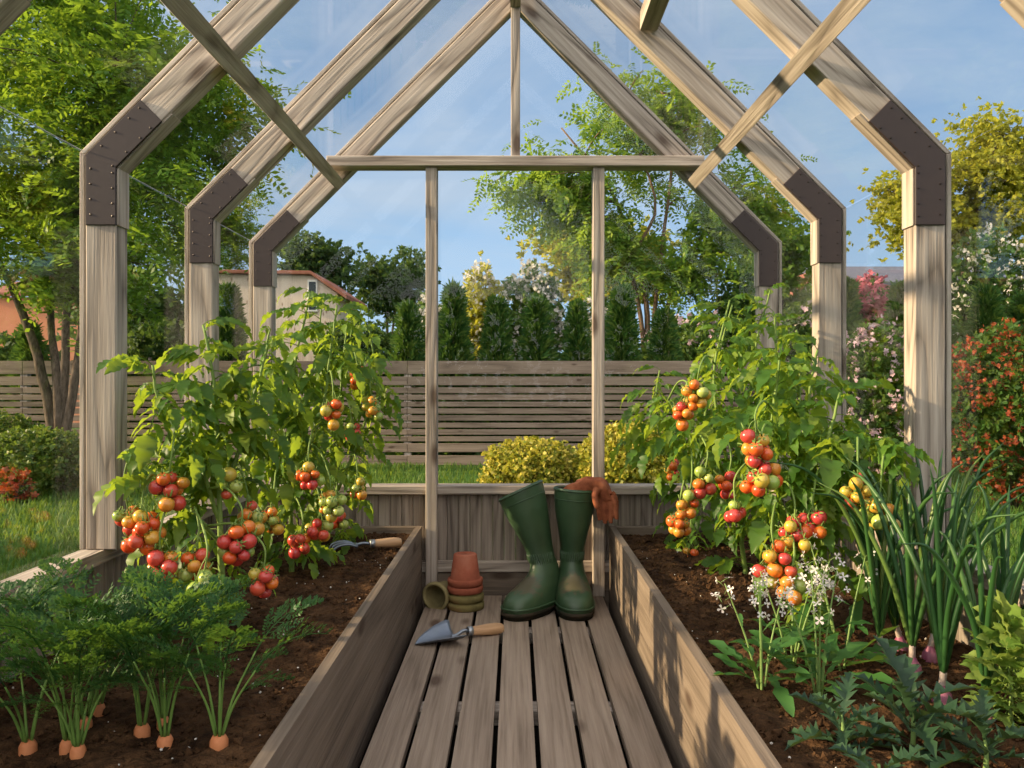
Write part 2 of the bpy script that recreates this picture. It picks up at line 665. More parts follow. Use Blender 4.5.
# end wall
BW = structure('wall_back', 'glazed end wall with a boarded grey base and wooden glazing posts', (0, 2.99, 0))
g = Geo()
n = 46
xs = np.linspace(-.985, .985, n + 1)
for i in range(n):
    box(g, (xs[i] + .0004, 3.0, .09), (xs[i + 1] - .0004, 3.018 + .003 * (i % 3), .385), .003)
link('cladding', g, WCLAD, BW, smooth=False)
g = Geo()
box(g, (-.985, 2.965, .372), (.985, 3.04, .405), .003)
link('rim_rail', g, W['x'], BW, smooth=False)
g = Geo()
box(g, (-.985, 2.975, .082), (.985, 3.0, .122), .003)
link('lower_rail', g, W['x'], BW, smooth=False)
g = Geo()
box(g, (-.985, 2.985, -.24), (.985, 3.01, .081), .003)
link('base_board', g, WBEDX, BW, smooth=False)
for x0, x1 in ((-.331, -.290), (.286, .328)):
    g = Geo()
    box(g, (x0, 2.945, 0.0), (x1, 3.003, 1.581), .002)
    link('glazing_post', g, W['z'], BW, smooth=False)
g = Geo()
box(g, (-.693, 2.93, 1.582), (.693, 3.004, 1.620), .003)
link('cross_beam', g, W['x'], BW, smooth=False)
g = Geo()
box(g, (-.017, 2.955, 1.621), (.017, 3.004, 2.20), .002)
link('king_post', g, W['z'], BW, smooth=False)

# low side walls with a rim
for s, nm, tx in ((-1, 'wall_left', 'low boarded side wall with a rim along the carrot bed'), (1, 'wall_right', 'low boarded side wall with a rim along the onion bed, catching the sun')):
    wl = structure(nm, tx, (s * .97, .2, 0))
    g = Geo()
    ys = np.linspace(.2, 2.965, 64)
    for i in range(63):
        a, b = sorted((s * .960, s * (.976 + .002 * (i % 3))))
        box(g, (a, ys[i] + .0004, -.05), (b, ys[i + 1] - .0004, .38), .003)
    link('cladding', g, WCLAD, wl, smooth=False)
    g = Geo()
    a, b = sorted((s * .945, s * 1.0))
    box(g, (a, .2, .374), (b, 3.04, .404), .003)
    link('rim_rail', g, W['y'], wl, smooth=False)

# panes
wn = [0]


def pane(poly3, nrm, txt, t=.004):
    """flat glass pane from its corner points; nrm = outward direction"""
    wn[0] += 1
    P = np.asarray(poly3, float)
    n = len(P)
    V = np.concatenate([P, P + np.asarray(nrm, float) * t])
    g = Geo()
    g.add(V, np.array([(i, (i + 1) % n, (i + 1) % n + n, i + n) for i in range(n)]))
    g.f.append(np.array([list(range(n))]))
    g.f.append(np.array([list(range(n, 2 * n))[::-1]]))
    o = link('window_%d' % wn[0], g, GLASS, org=tuple(P[0]), smooth=False)
    o['kind'] = 'structure'
    o['label'] = txt
    return o


ap = Z_EAVE + HALF
yb = 3.03
for x0, x1, tx in ((-.98, -.31, 'clear end wall pane beside the carrot bed'), (-.308, .306, 'clear pane between the two glazing posts of the end wall'), (.308, .98, 'clear end wall pane beside the onion bed')):
    top = [(x1, yb, min(1.60, ap - abs(x1) - .03)), (x0, yb, min(1.60, ap - abs(x0) - .03))]
    P = [(x0, yb, .407), (x1, yb, .407), top[0]]
    if x0 < -.5:
        P += [(-(ap - .03 - 1.60), yb, 1.60)]
    if x1 > .5:
        P += [((ap - .03 - 1.60), yb, 1.60)]
    P += [top[1]]
    pane(P, (0, 1, 0), tx)
pane([(-(ap - .03 - 1.603), yb, 1.603), (-.002, yb, 1.603), (-.002, yb, ap - .03)], (0, 1, 0), 'gable pane above the cross beam on the carrot side')
pane([(.002, yb, 1.603), ((ap - .03 - 1.603), yb, 1.603), (.002, yb, ap - .03)], (0, 1, 0), 'gable pane above the cross beam on the onion side')
bays = [.10] + [d + TY / 2 for d in FR_D]
k = math.sqrt(.5)
for i in range(4):
    y0, y1 = bays[i] + .0015, bays[i + 1] - .0015
    for s in (-1, 1):
        side = 'carrot' if s < 0 else 'onion'
        nth = ('first', 'second', 'third', 'last')[i]
        x = s * (HALF + .0006)
        q = [(x, y0, .405), (x, y1, .405), (x, y1, Z_EAVE - .003), (x, y0, Z_EAVE - .003)]
        pane(q if s < 0 else q, (s, 0, 0), 'clear side pane over the %s bed, %s bay counted from the viewer' % (side, nth), .0034)
        r = [(s * HALF, y0, Z_EAVE + .002), (s * HALF, y1, Z_EAVE + .002), (s * .01, y1, ap - .008), (s * .01, y0, ap - .008)]
        pane(r, (s * k, 0, k), 'clear roof pane on the %s side, %s bay counted from the viewer' % (side, nth), .0034)
for s in (-1,):
    g = Geo()
    tube(g, [(s * (HALF + .012), .1, Z_EAVE + .012), (s * (HALF + .012), 3.06, Z_EAVE + .012)], .0014, 6)
    tr = link('trim_%d' % (1 if s < 0 else 2), g, ALU, org=(s * HALF, .1, Z_EAVE))
    tr['kind'] = 'structure'
    tr['label'] = 'thin metal glazing strip along the eaves on the %s side' % ('carrot' if s < 0 else 'onion')

# ------------------------------------------------------------------ deck and beds
fl = structure('floor', 'slatted wooden walkway of seven long planks', (0, .2, 0))
g = Geo()
pitch, pw = .0931, .0815
for i in range(7):
    c = (i - 3) * pitch + .0015
    box(g, (c - pw / 2, .3, -.022), (c + pw / 2, 2.965, 0), .003)
link('deck_planks', g, WDECK, fl, smooth=False)
g = Geo()
for y in (.6, 1.25, 1.98, 2.6):
    box(g, (-.318, y, -.062), (.318, y + .06, -.023), .003)
link('joists', g, W['x'], fl, smooth=False)

SOIL = noisy('dark_soil', [(.016, .008, .004), (.055, .028, .013), (.115, .060, .028)], 22, .95, .1, 0, .9, 120, [.3, .5, .72], None, .012)
SOIL_Z = .23


def soil_h(x, y):
    return SOIL_Z + .010 * mnoise.noise((x * 9, y * 9, 3.1)) + .006 * mnoise.noise((x * 26, y * 26, 7.7))


def soil_patch(x0, x1, y0, y1, step, name, txt, hfun, seed):
    r = np.random.default_rng(seed)
    nx, ny = int((x1 - x0) / step) + 1, int((y1 - y0) / step) + 1
    X, Y = np.linspace(x0, x1, nx), np.linspace(y0, y1, ny)
    V = np.array([(x, y, hfun(x, y)) for y in Y for x in X])
    V[:, 2] += r.normal(0, .0022, len(V))
    F = np.array([(j * nx + i, j * nx + i + 1, (j + 1) * nx + i + 1, (j + 1) * nx + i) for j in range(ny - 1) for i in range(nx - 1)])
    g = Geo().add(V, F)
    # crumbs
    t = Geo().add([(1, 0, 0), (-.9, .2, .1), (0, 1, 0), (.1, -1, .1), (0, .1, .9), (0, 0, -.8)],
                  np.array([(0, 2, 4), (2, 1, 4), (1, 3, 4), (3, 0, 4), (2, 0, 5), (1, 2, 5), (3, 1, 5), (0, 3, 5)]))
    T = Tmpl(t)
    K = int(4200 * (x1 - x0) * (y1 - y0))
    px, py = r.uniform(x0 + .01, x1 - .01, K), r.uniform(y0 + .01, y1 - .01, K)
    P = np.array([(a, b, hfun(a, b) + .001) for a, b in zip(px, py)])
    R = frames(r.normal(size=(K, 3)), r.normal(size=(K, 3)), r.gamma(2.0, .0019, K).clip(.001, .013))
    inst(g, T, R, P)
    o = link(name, g, SOIL, org=((x0 + x1) / 2, y0, SOIL_Z - .02), smooth=False)
    return tag(o, txt, 'soil', kind='stuff')


soil_patch(-.958, -.370, .5, 2.952, .014, 'soil', 'dark crumbly soil under the carrots and tomatoes', soil_h, 3)
soil_patch(.370, .958, .5, 2.952, .014, 'soil', 'dark crumbly soil under the onions and tomatoes', soil_h, 4)
# pale grit on the soil
PERL = noisy('pale_grit', [(.45, .42, .38), (.6, .57, .52)], 40, .8, .2, 0, 0)
for s, tx in ((-1, 'pale grains of grit on the carrot bed soil'), (1, 'pale grains of grit on the onion bed soil')):
    g = Geo()
    t = Geo()
    lathe(t, [(.1, -.6), (.8, -.3), (1, .1), (.6, .6), (.1, .8)], 5)
    K = 90
    P = np.array([(x, y, soil_h(x, y) + .004) for x, y in zip(s * rng.uniform(.39, .93, K), rng.uniform(1.0, 2.9, K))])
    inst(g, Tmpl(t), frames(unit(K), unit(K), rng.uniform(.0012, .003, K)), P)
    tag(link('grit', g, PERL, org=(s * .65, 1.9, SOIL_Z), smooth=False), tx, 'grit', kind='stuff')

BED_TOP = .256
for s, tx in ((-1, 'raised wooden planting bed with carrots, its long board edging the walkway'), (1, 'raised wooden planting bed with onions, its long board edging the walkway')):
    rb = thing('raised_bed', tx, 'planter', (s * .66, .5, -.06), group='raised beds beside the walkway')
    a, b = sorted((s * .347, s * .369))
    for z0, z1 in ((-.06, .096), (.0975, BED_TOP)):
        g = Geo()
        box(g, (a, .4, z0), (b, 2.972, z1), .003)
        link('long_board', g, WBED, rb, smooth=False)
    a, b = sorted((s * .3695, s * .958))
    g = Geo()
    box(g, (a, 2.953, -.06), (b, 2.972, BED_TOP), .003)
    link('end_board', g, WBEDX, rb, smooth=False)
# ground below and round the greenhouse
GROUND_Z = -.25
GRASSM = noisy('lawn_ground', [(.02, .05, .010), (.045, .10, .018), (.08, .14, .028)], 6, .9, .1, 0, .4, 80)
UNDER = noisy('dark_ground', [(.006, .005, .004), (.02, .016, .012)], 14, .95, .1, 0, .3)
g = Geo()
box(g, (-.957, .2, -.25), (.957, 2.984, -.066), .004)
u = link('floor_2', g, UNDER, org=(0, .2, -.25), smooth=False)
u['kind'] = 'structure'
u['label'] = 'dark earth below the walkway slats'
g = Geo().add([(-70, -30, GROUND_Z), (70, -30, GROUND_Z), (70, 90, GROUND_Z), (-70, 90, GROUND_Z)], np.array([(0, 1, 2, 3)]))
u = link('ground', g, GRASSM, smooth=False)
u['kind'] = 'structure'
u['label'] = 'green lawn round the greenhouse'
# ------------------------------------------------------------------ rubber boots
RUBBER = noisy('green_rubber', [(.021, .048, .021), (.034, .070, .031), (.047, .092, .043)], 6, .42, .45, 0, .12, 50)
RUBDK = noisy('dark_rubber', [(.012, .016, .010), (.03, .032, .02)], 20, .6, .3, 0, .2)
MUD = noisy('muddy_sole', [(.008, .018, .009), (.025, .022, .014), (.06, .042, .027)], 14, .8, .2, 0, .3)


def mud_on_rubber():
    """green rubber with a dried mud patch over the instep"""
    m = RUBBER
    N, L = m.node_tree.nodes, m.node_tree.links
    b = [n for n in N if n.type == 'BSDF_PRINCIPLED'][0]
    src = b.inputs['Base Color'].links[0].from_socket
    tc = N.new('ShaderNodeTexCoord')
    sp = N.new('ShaderNodeVectorMath')
    sp.operation = 'DISTANCE'
    sp.inputs[1].default_value = (0, -.12, .085)
    L.new(tc.outputs['Object'], sp.inputs[0])
    nz = noise_node(N, L, tc.outputs['Object'], 45, 5, .65)
    f = math_node(N, L, 'SUBTRACT', math_node(N, L, 'ADD', nz, .12), math_node(N, L, 'MULTIPLY', sp.outputs['Value'], 8.5))
    mr = N.new('ShaderNodeMapRange')
    mr.inputs['From Min'].default_value = .12
    mr.inputs['From Max'].default_value = .26
    mr.inputs['To Max'].default_value = .6
    L.new(f, mr.inputs['Value'])
    mx = N.new('ShaderNodeMixRGB')
    mx.inputs['Color2'].default_value = (.10, .062, .04, 1)
    L.new(mr.outputs[0], mx.inputs['Fac'])
    L.new(src, mx.inputs['Color1'])
    L.new(mx.outputs['Color'], b.inputs['Base Color'])


mud_on_rubber()

BOOT = [  # z, heel y, toe y, half width
    (.022, .060, -.222, .064), (.034, .062, -.223, .0645), (.048, .061, -.219, .0635), (.060, .059, -.210, .062), (.070, .057, -.197, .060),
    (.080, .055, -.176, .0575), (.090, .054, -.150, .055), (.102, .053, -.122, .051), (.116, .052, -.098, .047),
    (.132, .051, -.080, .0435), (.150, .051, -.068, .041), (.170, .052, -.061, .0405), (.200, .055, -.061, .043), (.235, .060, -.066, .049),
    (.280, .066, -.073, .058), (.330, .073, -.081, .069), (.380, .077, -.086, .0735), (.408, .078, -.087, .0755)]


def boot_ring(z, hy, ty, w, lean, scale=1.0, n=36):
    c, h = (hy + ty) / 2, (hy - ty) / 2 * scale
    w = w * scale
    foot = max(0.0, min(1.0, (.13 - z) / .06))
    V = []
    for i in range(n):
        a = 2 * PI * i / n
        cy, sx = math.cos(a), math.sin(a)
        e = 1 - .22 * foot
        y = c + h * math.copysign(abs(cy) ** e, cy)
        x = w * math.copysign(abs(sx) ** e, sx)
        x *= 1 - foot * .20 * max(0, cy) + foot * .04 * max(0, -cy)
        hgt = max(0.0, z - .12) * min(1.0, max(0.0, (z - .12) / .05))
        tl = 1.5 * min(1.0, max(0.0, (z - .17) / .22))
        V.append((x + lean[0] * hgt, y + lean[1] * hgt, z - tl * (lean[0] * x + lean[1] * (y - c))))
    return V


def rings_mesh(g, rings, cap_lo=False, cap_hi=False):
    n = len(rings[0])
    V = np.concatenate([np.array(r) for r in rings])
    F = [(k * n + i, k * n + (i + 1) % n, (k + 1) * n + (i + 1) % n, (k + 1) * n + i) for k in range(len(rings) - 1) for i in range(n)]
    b = g.n
    g.add(V, np.array(F))
    if cap_lo:
        g.f.append(np.array([list(range(n))[::-1]]) + b)
    if cap_hi:
        g.f.append(np.array([list(range((len(rings) - 1) * n, len(rings) * n))]) + b)


def boot(txt, x, y, rz, lean, tilt=0):
    root = thing('rubber_boot', txt, 'boot', (x, y, 0), (0, tilt, rz), group='green rubber boots', local=True)
    zz = np.array([b[0] for b in BOOT])
    tab = np.array(BOOT)
    dense = np.concatenate([np.linspace(.022, .17, 34), np.linspace(.178, .408, 22)])
    rr = [boot_ring(z, *[float(np.interp(z, zz, tab[:, k])) for k in (1, 2, 3)], lean) for z in dense]
    top = tab[-1]
    rr += [boot_ring(.411, *top[1:], lean, .975), boot_ring(.409, *top[1:], lean, .94)]
    for z in (.38, .33, .26, .20):
        rr.append(boot_ring(z, *[float(np.interp(z, zz, tab[:, k])) for k in (1, 2, 3)], lean, .93))
    g = Geo()
    rings_mesh(g, rr, False, True)
    link('boot_body', g, RUBBER, root)
    # sole: welt, outsole with a raised arch
    g = Geo()
    b0 = BOOT[0]

    def sole(z, sc, dz=0):
        r = boot_ring(.022, b0[1], b0[2], b0[3], (0, 0), sc)
        out = []
        for (px, py, pz) in r:
            arch_ = math.exp(-((py + .025) / .035) ** 2)
            out.append((px, py, z + dz * arch_))
        return out
    rings_mesh(g, [sole(.0, .97, .012), sole(.0, 1.0, .012), sole(.012, 1.01, .006), sole(.0125, 1.04, .006), sole(.017, 1.05), sole(.022, 1.05), sole(.0235, 1.03), sole(.024, .98)], True, True)
    so = link('sole', g, MUD, root)
    so['label'] = 'mud stained dark sole'
    g = Geo()
    wl = [(px * 1.045, (py + .08) * 1.03 - .08, .036) for px, py, pz in boot_ring(.036, .062, -.2215, .064, (0, 0))]
    tube(g, np.array(wl + wl[:2]), .0035, 6, cap=False)
    link('welt', g, RUBBER, root)
    # ribbed ankle band
    g = Geo()
    for i in range(22):
        a = PI + (i - 10.5) * .17
        pts = []
        for z in (.158, .170, .182, .192):
            r = boot_ring(z, *[float(np.interp(z, zz, tab[:, k])) for k in (1, 2, 3)], lean, 1.0, 72)
            q = int(round((a % (2 * PI)) / (2 * PI) * 72)) % 72
            pts.append(r[q])
        tube(g, pts, [.0010, .0030, .0030, .0010], 6)
    link('ankle_ribs', g, RUBBER, root)
    g = Geo()
    for z, sc, rad in ((.404, 1.0, .0035), (.372, 1.004, .0018)):
        r = boot_ring(z, *[float(np.interp(z, zz, tab[:, k])) for k in (1, 2, 3)], lean, sc)
        tube(g, np.array(r + r[:2]), rad, 6, cap=False)
    link('top_bands', g, RUBBER, root)
    g = Geo()
    r0 = boot_ring(.411, *top[1:], lean, .945)
    r1 = boot_ring(.30, *[float(np.interp(.30, zz, tab[:, k])) for k in (1, 2, 3)], lean, .90)
    rings_mesh(g, [r0, r1], False, True)
    li = link('lining', g, RUBDK, root)
    li['label'] = 'dark lining inside the shaft'
    return root


boot('green rubber boot leaning over its toe, empty, beside the clay pots', .114, 2.82, -.66, (-.284, -.107), -.03)
boot('upright green rubber boot with a pair of work gloves hung over its top', .198, 2.862, .04, (.04, .02), .01)

# ------------------------------------------------------------------ gloves
GLOVE = noisy('rust_glove', [(.16, .045, .022), (.30, .095, .045), (.38, .14, .07)], 25, .85, .15, 0, .5, 180)
GLOVEP = noisy('tan_glove_palm', [(.34, .13, .06), (.45, .19, .09)], 25, .85, .15, 0, .4, 150)


def glove(txt, cuff, palm, fingers, thumb, side):
    root = thing('work_glove', txt, 'glove', palm[0], (0, 0, 0), group='rust coloured work gloves')
    g = Geo()
    cp = smooth_path(cuff, 14)
    tube(g, cp, np.linspace(.034, .030, 14), 14, (side, .42))
    tube(g, smooth_path([cuff[-2]] + palm, 12), np.interp(np.linspace(0, 1, 12), [0, .4, 1], [.030, .036, .033]), 14, (side, .46))
    for fp, r in fingers:
        tube(g, smooth_path(fp, 9), [r, r * 1.02, r, r * .98, r, r * .98, r * .97, r * .92, r * .7], 10)
    tube(g, smooth_path(thumb, 9), [.013, .0125, .012, .0115, .011, .0105, .010, .009, .005], 10)
    o = link('glove_body', g, GLOVE, root)
    md = o.modifiers.new('merge', 'REMESH')
    md.mode = 'VOXEL'
    md.voxel_size = .0028
    md.use_smooth_shade = True
    sm = o.modifiers.new('soften', 'SMOOTH')
    sm.factor = .5
    sm.iterations = 3
    # seam bands across the fingers and a knitted cuff edge
    g = Geo()
    p = cp[0]
    t = cp[1] - cp[0]
    tube(g, [p - t * .3, p + t * .4, p + t * 1.1], [.0368, .0378, .0368], 16, (side, .45))
    c = link('cuff_edge', g, GLOVE, root)
    g = Geo()
    for fp, r in fingers:
        q = smooth_path(fp, 9)
        for i in (2, 5):
            d_ = (q[i + 1] - q[i])
            d_ /= np.linalg.norm(d_)
            tube(g, [q[i] - d_ * .0022, q[i], q[i] + d_ * .0022], [r * .9, r * 1.12, r * .9], 10)
    link('finger_seams', g, GLOVE, root)
    return root


def V3(*a):
    return np.array(a, float)


# hand of the first glove hangs outside the shaft, its cuff runs into the boot
gx = .275
c1 = [V3(.178, 2.850, .345), V3(.192, 2.835, .392), V3(.228, 2.822, .409), V3(.264, 2.815, .422), V3(.288, 2.814, .414)]
p1 = [V3(.293, 2.814, .418), V3(.305, 2.818, .396), V3(.312, 2.820, .374)]
f1 = []
for i, (dx, ln) in enumerate(((-.026, .062), (-.009, .072), (.009, .070), (.027, .056))):
    b = V3(.312 + dx * .82, 2.818 - dx * .25, .390)
    m_ = V3(.319 + dx * 1.05, 2.808 - dx * .3, .362)
    e = V3(.325 + dx * 1.10, 2.812 - dx * .3, .376 - ln - .012)
    f1.append(([b, m_, e], .0098))
t1 = [V3(.288, 2.806, .420), V3(.276, 2.786, .396), V3(.280, 2.778, .366), V3(.284, 2.780, .350)]
glove('rust brown work glove hanging fingers down outside the upright boot', c1, p1, f1, t1, V3(.75, .55, .35))
c2 = [V3(.205, 2.885, .350), V3(.216, 2.880, .398), V3(.248, 2.870, .416), V3(.280, 2.862, .428), V3(.304, 2.858, .420)]
p2 = [V3(.308, 2.857, .426), V3(.322, 2.857, .404), V3(.330, 2.857, .386)]
f2 = []
for i, (dx, ln) in enumerate(((-.026, .055), (-.008, .066), (.010, .064), (.027, .050))):
    b = V3(.326 + dx * .55, 2.856 - dx * .8, .400)
    m_ = V3(.337 + dx * .6, 2.856 - dx * .9, .376)
    e = V3(.342 + dx * .6, 2.858 - dx * .9, .397 - ln - .012)
    f2.append(([b, m_, e], .010))
t2 = [V3(.318, 2.885, .425), V3(.330, 2.905, .402), V3(.334, 2.908, .375), V3(.334, 2.905, .360)]
glove('rust brown work glove lying behind the other one over the boot top', c2, p2, f2, t2, V3(.75, -.35, .35))

# ------------------------------------------------------------------ clay pots
def clay(name, a, b, c):
    return noisy(name, [a, b, c], 9, .85, .15, 0, .25, 90, [.32, .5, .68])


CLAY_R = clay('red_clay', (.20, .055, .032), (.30, .088, .050), (.36, .135, .085))
CLAY_G = clay('mossy_clay', (.085, .075, .028), (.19, .155, .060), (.30, .12, .055))
CLAY_Y = clay('pale_mossy_clay', (.13, .105, .045), (.22, .185, .085), (.30, .25, .13))


def pot(txt, loc, rot, s, mat, inner=None):
    """flower pot standing upright before rot: base at z=0, thick rim at the top"""
    root = thing('flower_pot', txt, 'flower pot', loc, rot, group='clay flower pots', local=True)
    h, rb, rt = .108 * s, .041 * s, .056 * s
    g = Geo()
    lathe(g, [(.006 * s, .004 * s), (.006 * s, 0), (rb - .004, 0), (rb, .003), (rb + (rt - rb) * .72, h * .76), (rt - .001, h * .80)], 40)
    lathe(g, [(rt - .006 * s, h - .003), (rt - .008 * s, h * .7), (rb - .004 * s, .012 * s), (.008 * s, .012 * s), (.006 * s, .004 * s)], 40)
    link('pot_body', g, mat, root)
    g = Geo()
    lathe(g, [(rt - .004 * s, h * .79), (rt + .003 * s, h * .79), (rt + .0060 * s, h * .81), (rt + .0068 * s, h * .88), (rt + .0055 * s, h * .975), (rt + .002 * s, h),
              (rt - .003 * s, h), (rt - .0062 * s, h * .98), (rt - .0075 * s, h * .9)], 40)
    link('pot_rim', g, mat, root)
    return root


PX, PY = -.176, 2.80
hp = .108
zt = [0, .0265, .055, .080]
for z, sc_, m, tx in ((0, 1.04, CLAY_G, 'upside down mossy clay pot at the bottom of the stack, on the deck'),
                      (.0285, 1.02, CLAY_G, 'upside down mossy clay pot second from the bottom of the stack'),
                      (.0575, 1.0, CLAY_R, 'upside down red clay pot second from the top of the stack'),
                      (.083, .99, CLAY_R, 'upside down red clay pot on top of the stack, its body showing')):
    pot(tx, (PX + .002 * (sc_ > 1.01), PY, z + hp * sc_), (PI, 0, 1.0 + sc_ * 9), sc_, m)
# the one lying on its side, mouth towards the viewer
pot('small mossy clay pot lying on its side beside the stack of pots', (-.246, 2.865, .0462), (math.radians(93.5), 0, math.radians(-24)), .82, CLAY_Y)

# ------------------------------------------------------------------ hand tools
STEEL = noisy('tool_steel', [(.17, .20, .25), (.25, .28, .33)], 12, .42, .5, .75, .05, 40)
HANDLE = wood('ash_handle', 'x', [(.30, .17, .08), (.48, .29, .155), (.60, .40, .24)], rings=10, vary=.05, bump=.1, rough=.5)
BRASS = noisy('ferrule', [(.25, .27, .30), (.32, .33, .35)], 10, .35, .5, .8, 0)


def handle_prof(L_, r):
    return [(.0005, 0), (r * .72, .0005), (r * .80, .004), (r * .78, L_ * .12), (r * .86, L_ * .3), (r * 1.0, L_ * .55), (r * 1.04, L_ * .75), (r * .95, L_ * .9), (r * .72, L_ * .975), (r * .3, L_ * .998), (.0005, L_)]


def tool_handle(root, x0, z0, L_, r, pitch_=0.0):
    M = Matrix.Translation((x0, 0, z0)) @ Matrix.Rotation(PI / 2 + pitch_, 4, 'Y')
    g = Geo()
    lathe(g, handle_prof(L_, r), 24, M)
    h = link('handle', g, HANDLE, root)
    h['label'] = 'pale turned wooden handle'
    g = Geo()
    lathe(g, [(r * .70, -.004), (r * .84, -.003), (r * .85, .012), (r * .75, .0135)], 20, M)
    link('ferrule', g, BRASS, h)
    c = M @ Vector((0, 0, L_ - .014))
    g = Geo()
    tube(g, [c + Vector((0, -r * .86, 0)), c + Vector((0, -r * .90, 0))], .0042, 10)
    link('hanging_hole', g, RUBDK, h)


tr = thing('hand_trowel', 'garden trowel with a steel blade and wooden handle lying on the deck', 'trowel', (-.178, 2.455, 0), (0, 0, math.radians(24)), local=True)
g = Geo()
nu, nv = 16, 13
Vt, Ft = [], []
for i in range(nu):
    u = i / (nu - 1)
    x = -.135 * u
    w = np.interp(u, [0, .05, .15, .4, .65, .85, 1.0], [.080, .084, .081, .066, .046, .026, .001])
    for j in range(nv):
        v = j / (nv - 1) * 2 - 1
        xx = x + (-.008 * (1 - abs(v)) if u < .08 else 0)
        Vt.append((xx, w * v, .0035 + .034 * v * v * (w / .08) + .012 * (1 - u) * (1 - abs(v)) * .6))
for i in range(nu - 1):
    for j in range(nv - 1):
        a = i * nv + j
        Ft.append((a, a + 1, a + nv + 1, a + nv))
g.add(Vt, np.array(Ft))
bl = link('blade', g, STEEL, tr)
md = bl.modifiers.new('thick', 'SOLIDIFY')
md.thickness = .0018
g = Geo()
tube(g, smooth_path([(-.022, 0, .010), (-.004, 0, .013), (.018, 0, .024), (.040, 0, .0215)], 12), [.003, .0075, .007, .006, .0055, .0055, .0055, .0055, .0055, .0055, .0055, .0055], 10)
link('shank', g, STEEL, tr)
tool_handle(tr, .036, .0205, .118, .0175, .04)

hf = thing('hand_fork', 'small weeding fork with curved steel tines lying on the soil', 'hand fork', (-.500, 2.62, SOIL_Z + .006), (0, 0, math.radians(24)), local=True)
g = Geo()
tube(g, smooth_path([(-.03, 0, .018), (-.005, 0, .026), (.03, 0, .022)], 10), .0045, 8)
link('shank', g, STEEL, hf)
g = Geo()
tube(g, smooth_path([(-.028, -.026, .020), (-.022, 0, .023), (-.028, .026, .020)], 9), [.004, .0055, .006, .0065, .007, .0065, .006, .0055, .004], 8)
link('tine_yoke', g, STEEL, hf)
for y in (-.026, 0, .026):
    g = Geo()
    tube(g, smooth_path([(-.024, y, .021), (-.055, y * 1.15, .032), (-.090, y * 1.2, .027), (-.108, y * 1.2, .004)], 12), np.interp(np.linspace(0, 1, 12), [0, .75, 1], [.0042, .0040, .0008]), 8, ((0, 1, 0), 1.35))
    link('tine', g, STEEL, hf)
tool_handle(hf, .026, .0225, .105, .0160, .03)
# ------------------------------------------------------------------ leaf shapes
def leaflet(L_, hw, rows, fold=.3, droop=.35, twist=0.0, wav=0.0):
    """one leaf blade along +x from rows (t, half width as part of hw); fold lifts the sides"""
    V, F = [], []
    for i, (t, w) in enumerate(rows):
        x = L_ * t
        z = -droop * L_ * t * t
        ww = hw * w
        zz = fold * ww + wav * ww * math.sin(t * 17)
        tw = twist * t
        for sy in (-1, 0, 1):
            y = sy * ww
            dz = abs(sy) * zz
            V.append((x + (abs(sy) * .10 * ww), y * math.cos(tw) - dz * math.sin(tw), z + dz * math.cos(tw) + y * math.sin(tw)))
    for i in range(len(rows) - 1):
        a = i * 3
        F += [(a, a + 3, a + 4, a + 1), (a + 1, a + 4, a + 5, a + 2)]
    return np.array(V), np.array(F)


TOM_ROWS = [(0, .08), (.08, .50), (.17, .92), (.24, .74), (.36, 1.0), (.43, .74), (.55, .84), (.62, .56), (.74, .56), (.80, .34), (.90, .24), (1.0, .02)]
SIMPLE = [(0, .1), (.2, .7), (.45, 1.0), (.75, .6), (1.0, .03)]


def compound(seed, L_=.20, droop=.55, big=1.0):
    """tomato leaf: stalk with pairs of toothed leaflets and one at the end"""
    r = np.random.default_rng(seed)
    g = Geo()
    s = np.linspace(0, 1, 8)

    def P(t):
        return np.array([L_ * (t - .18 * t * t), .0, -droop * L_ * t * t])

    def D(t):
        d = P(min(1, t + .02)) - P(t - .02)
        return d / np.linalg.norm(d)
    tube(g, [P(t) for t in s], np.linspace(.0022, .0010, 8), 5)
    for t, sz in ((.40, .055), (.62, .072), (.82, .062)):
        for sd in (-1, 1):
            d = D(t)
            a = r.uniform(.9, 1.25)
            x = np.array([d[0] * math.cos(a), sd * math.sin(a), d[2] * math.cos(a) - .25 + r.uniform(-.2, .12)])
            k = sz * 1.1 * big * r.uniform(.8, 1.15)
            V, F = leaflet(k, k * r.uniform(.25, .32), TOM_ROWS, r.uniform(.15, .5), r.uniform(.2, .65), r.uniform(-.5, .5), .25)
            R = frames([x], [(0, 0, 1)], [1])[0]
            g.add(V @ R.T + P(t + r.uniform(-.03, .03)), F)
    d = D(.98)
    k = .088 * big * r.uniform(.9, 1.1)
    V, F = leaflet(k, k * .33, TOM_ROWS, r.uniform(.15, .45), r.uniform(.3, .6), r.uniform(-.3, .3), .25)
    R = frames([d + np.array([0, r.uniform(-.2, .2), -.1])], [(0, 0, 1)], [1])[0]
    g.add(V @ R.T + P(.99), F)
    return Tmpl(g)


TOM_T = [compound(40 + i, .135 + .018 * (i % 3), .45 + .14 * (i % 4), .80 + .08 * (i % 3)) for i in range(9)]
TOM_LEAF = leafmat('tomato_leaf', [(.030, .092, .014), (.056, .145, .020), (.10, .205, .026), (.20, .28, .036)], .5, (.50, .62, .035), .45, .3, [0, .4, .75, 1])
TOM_STEM = noisy('tomato_stem', [(.11, .19, .035), (.22, .31, .075)], 14, .6, .3, 0, .1)


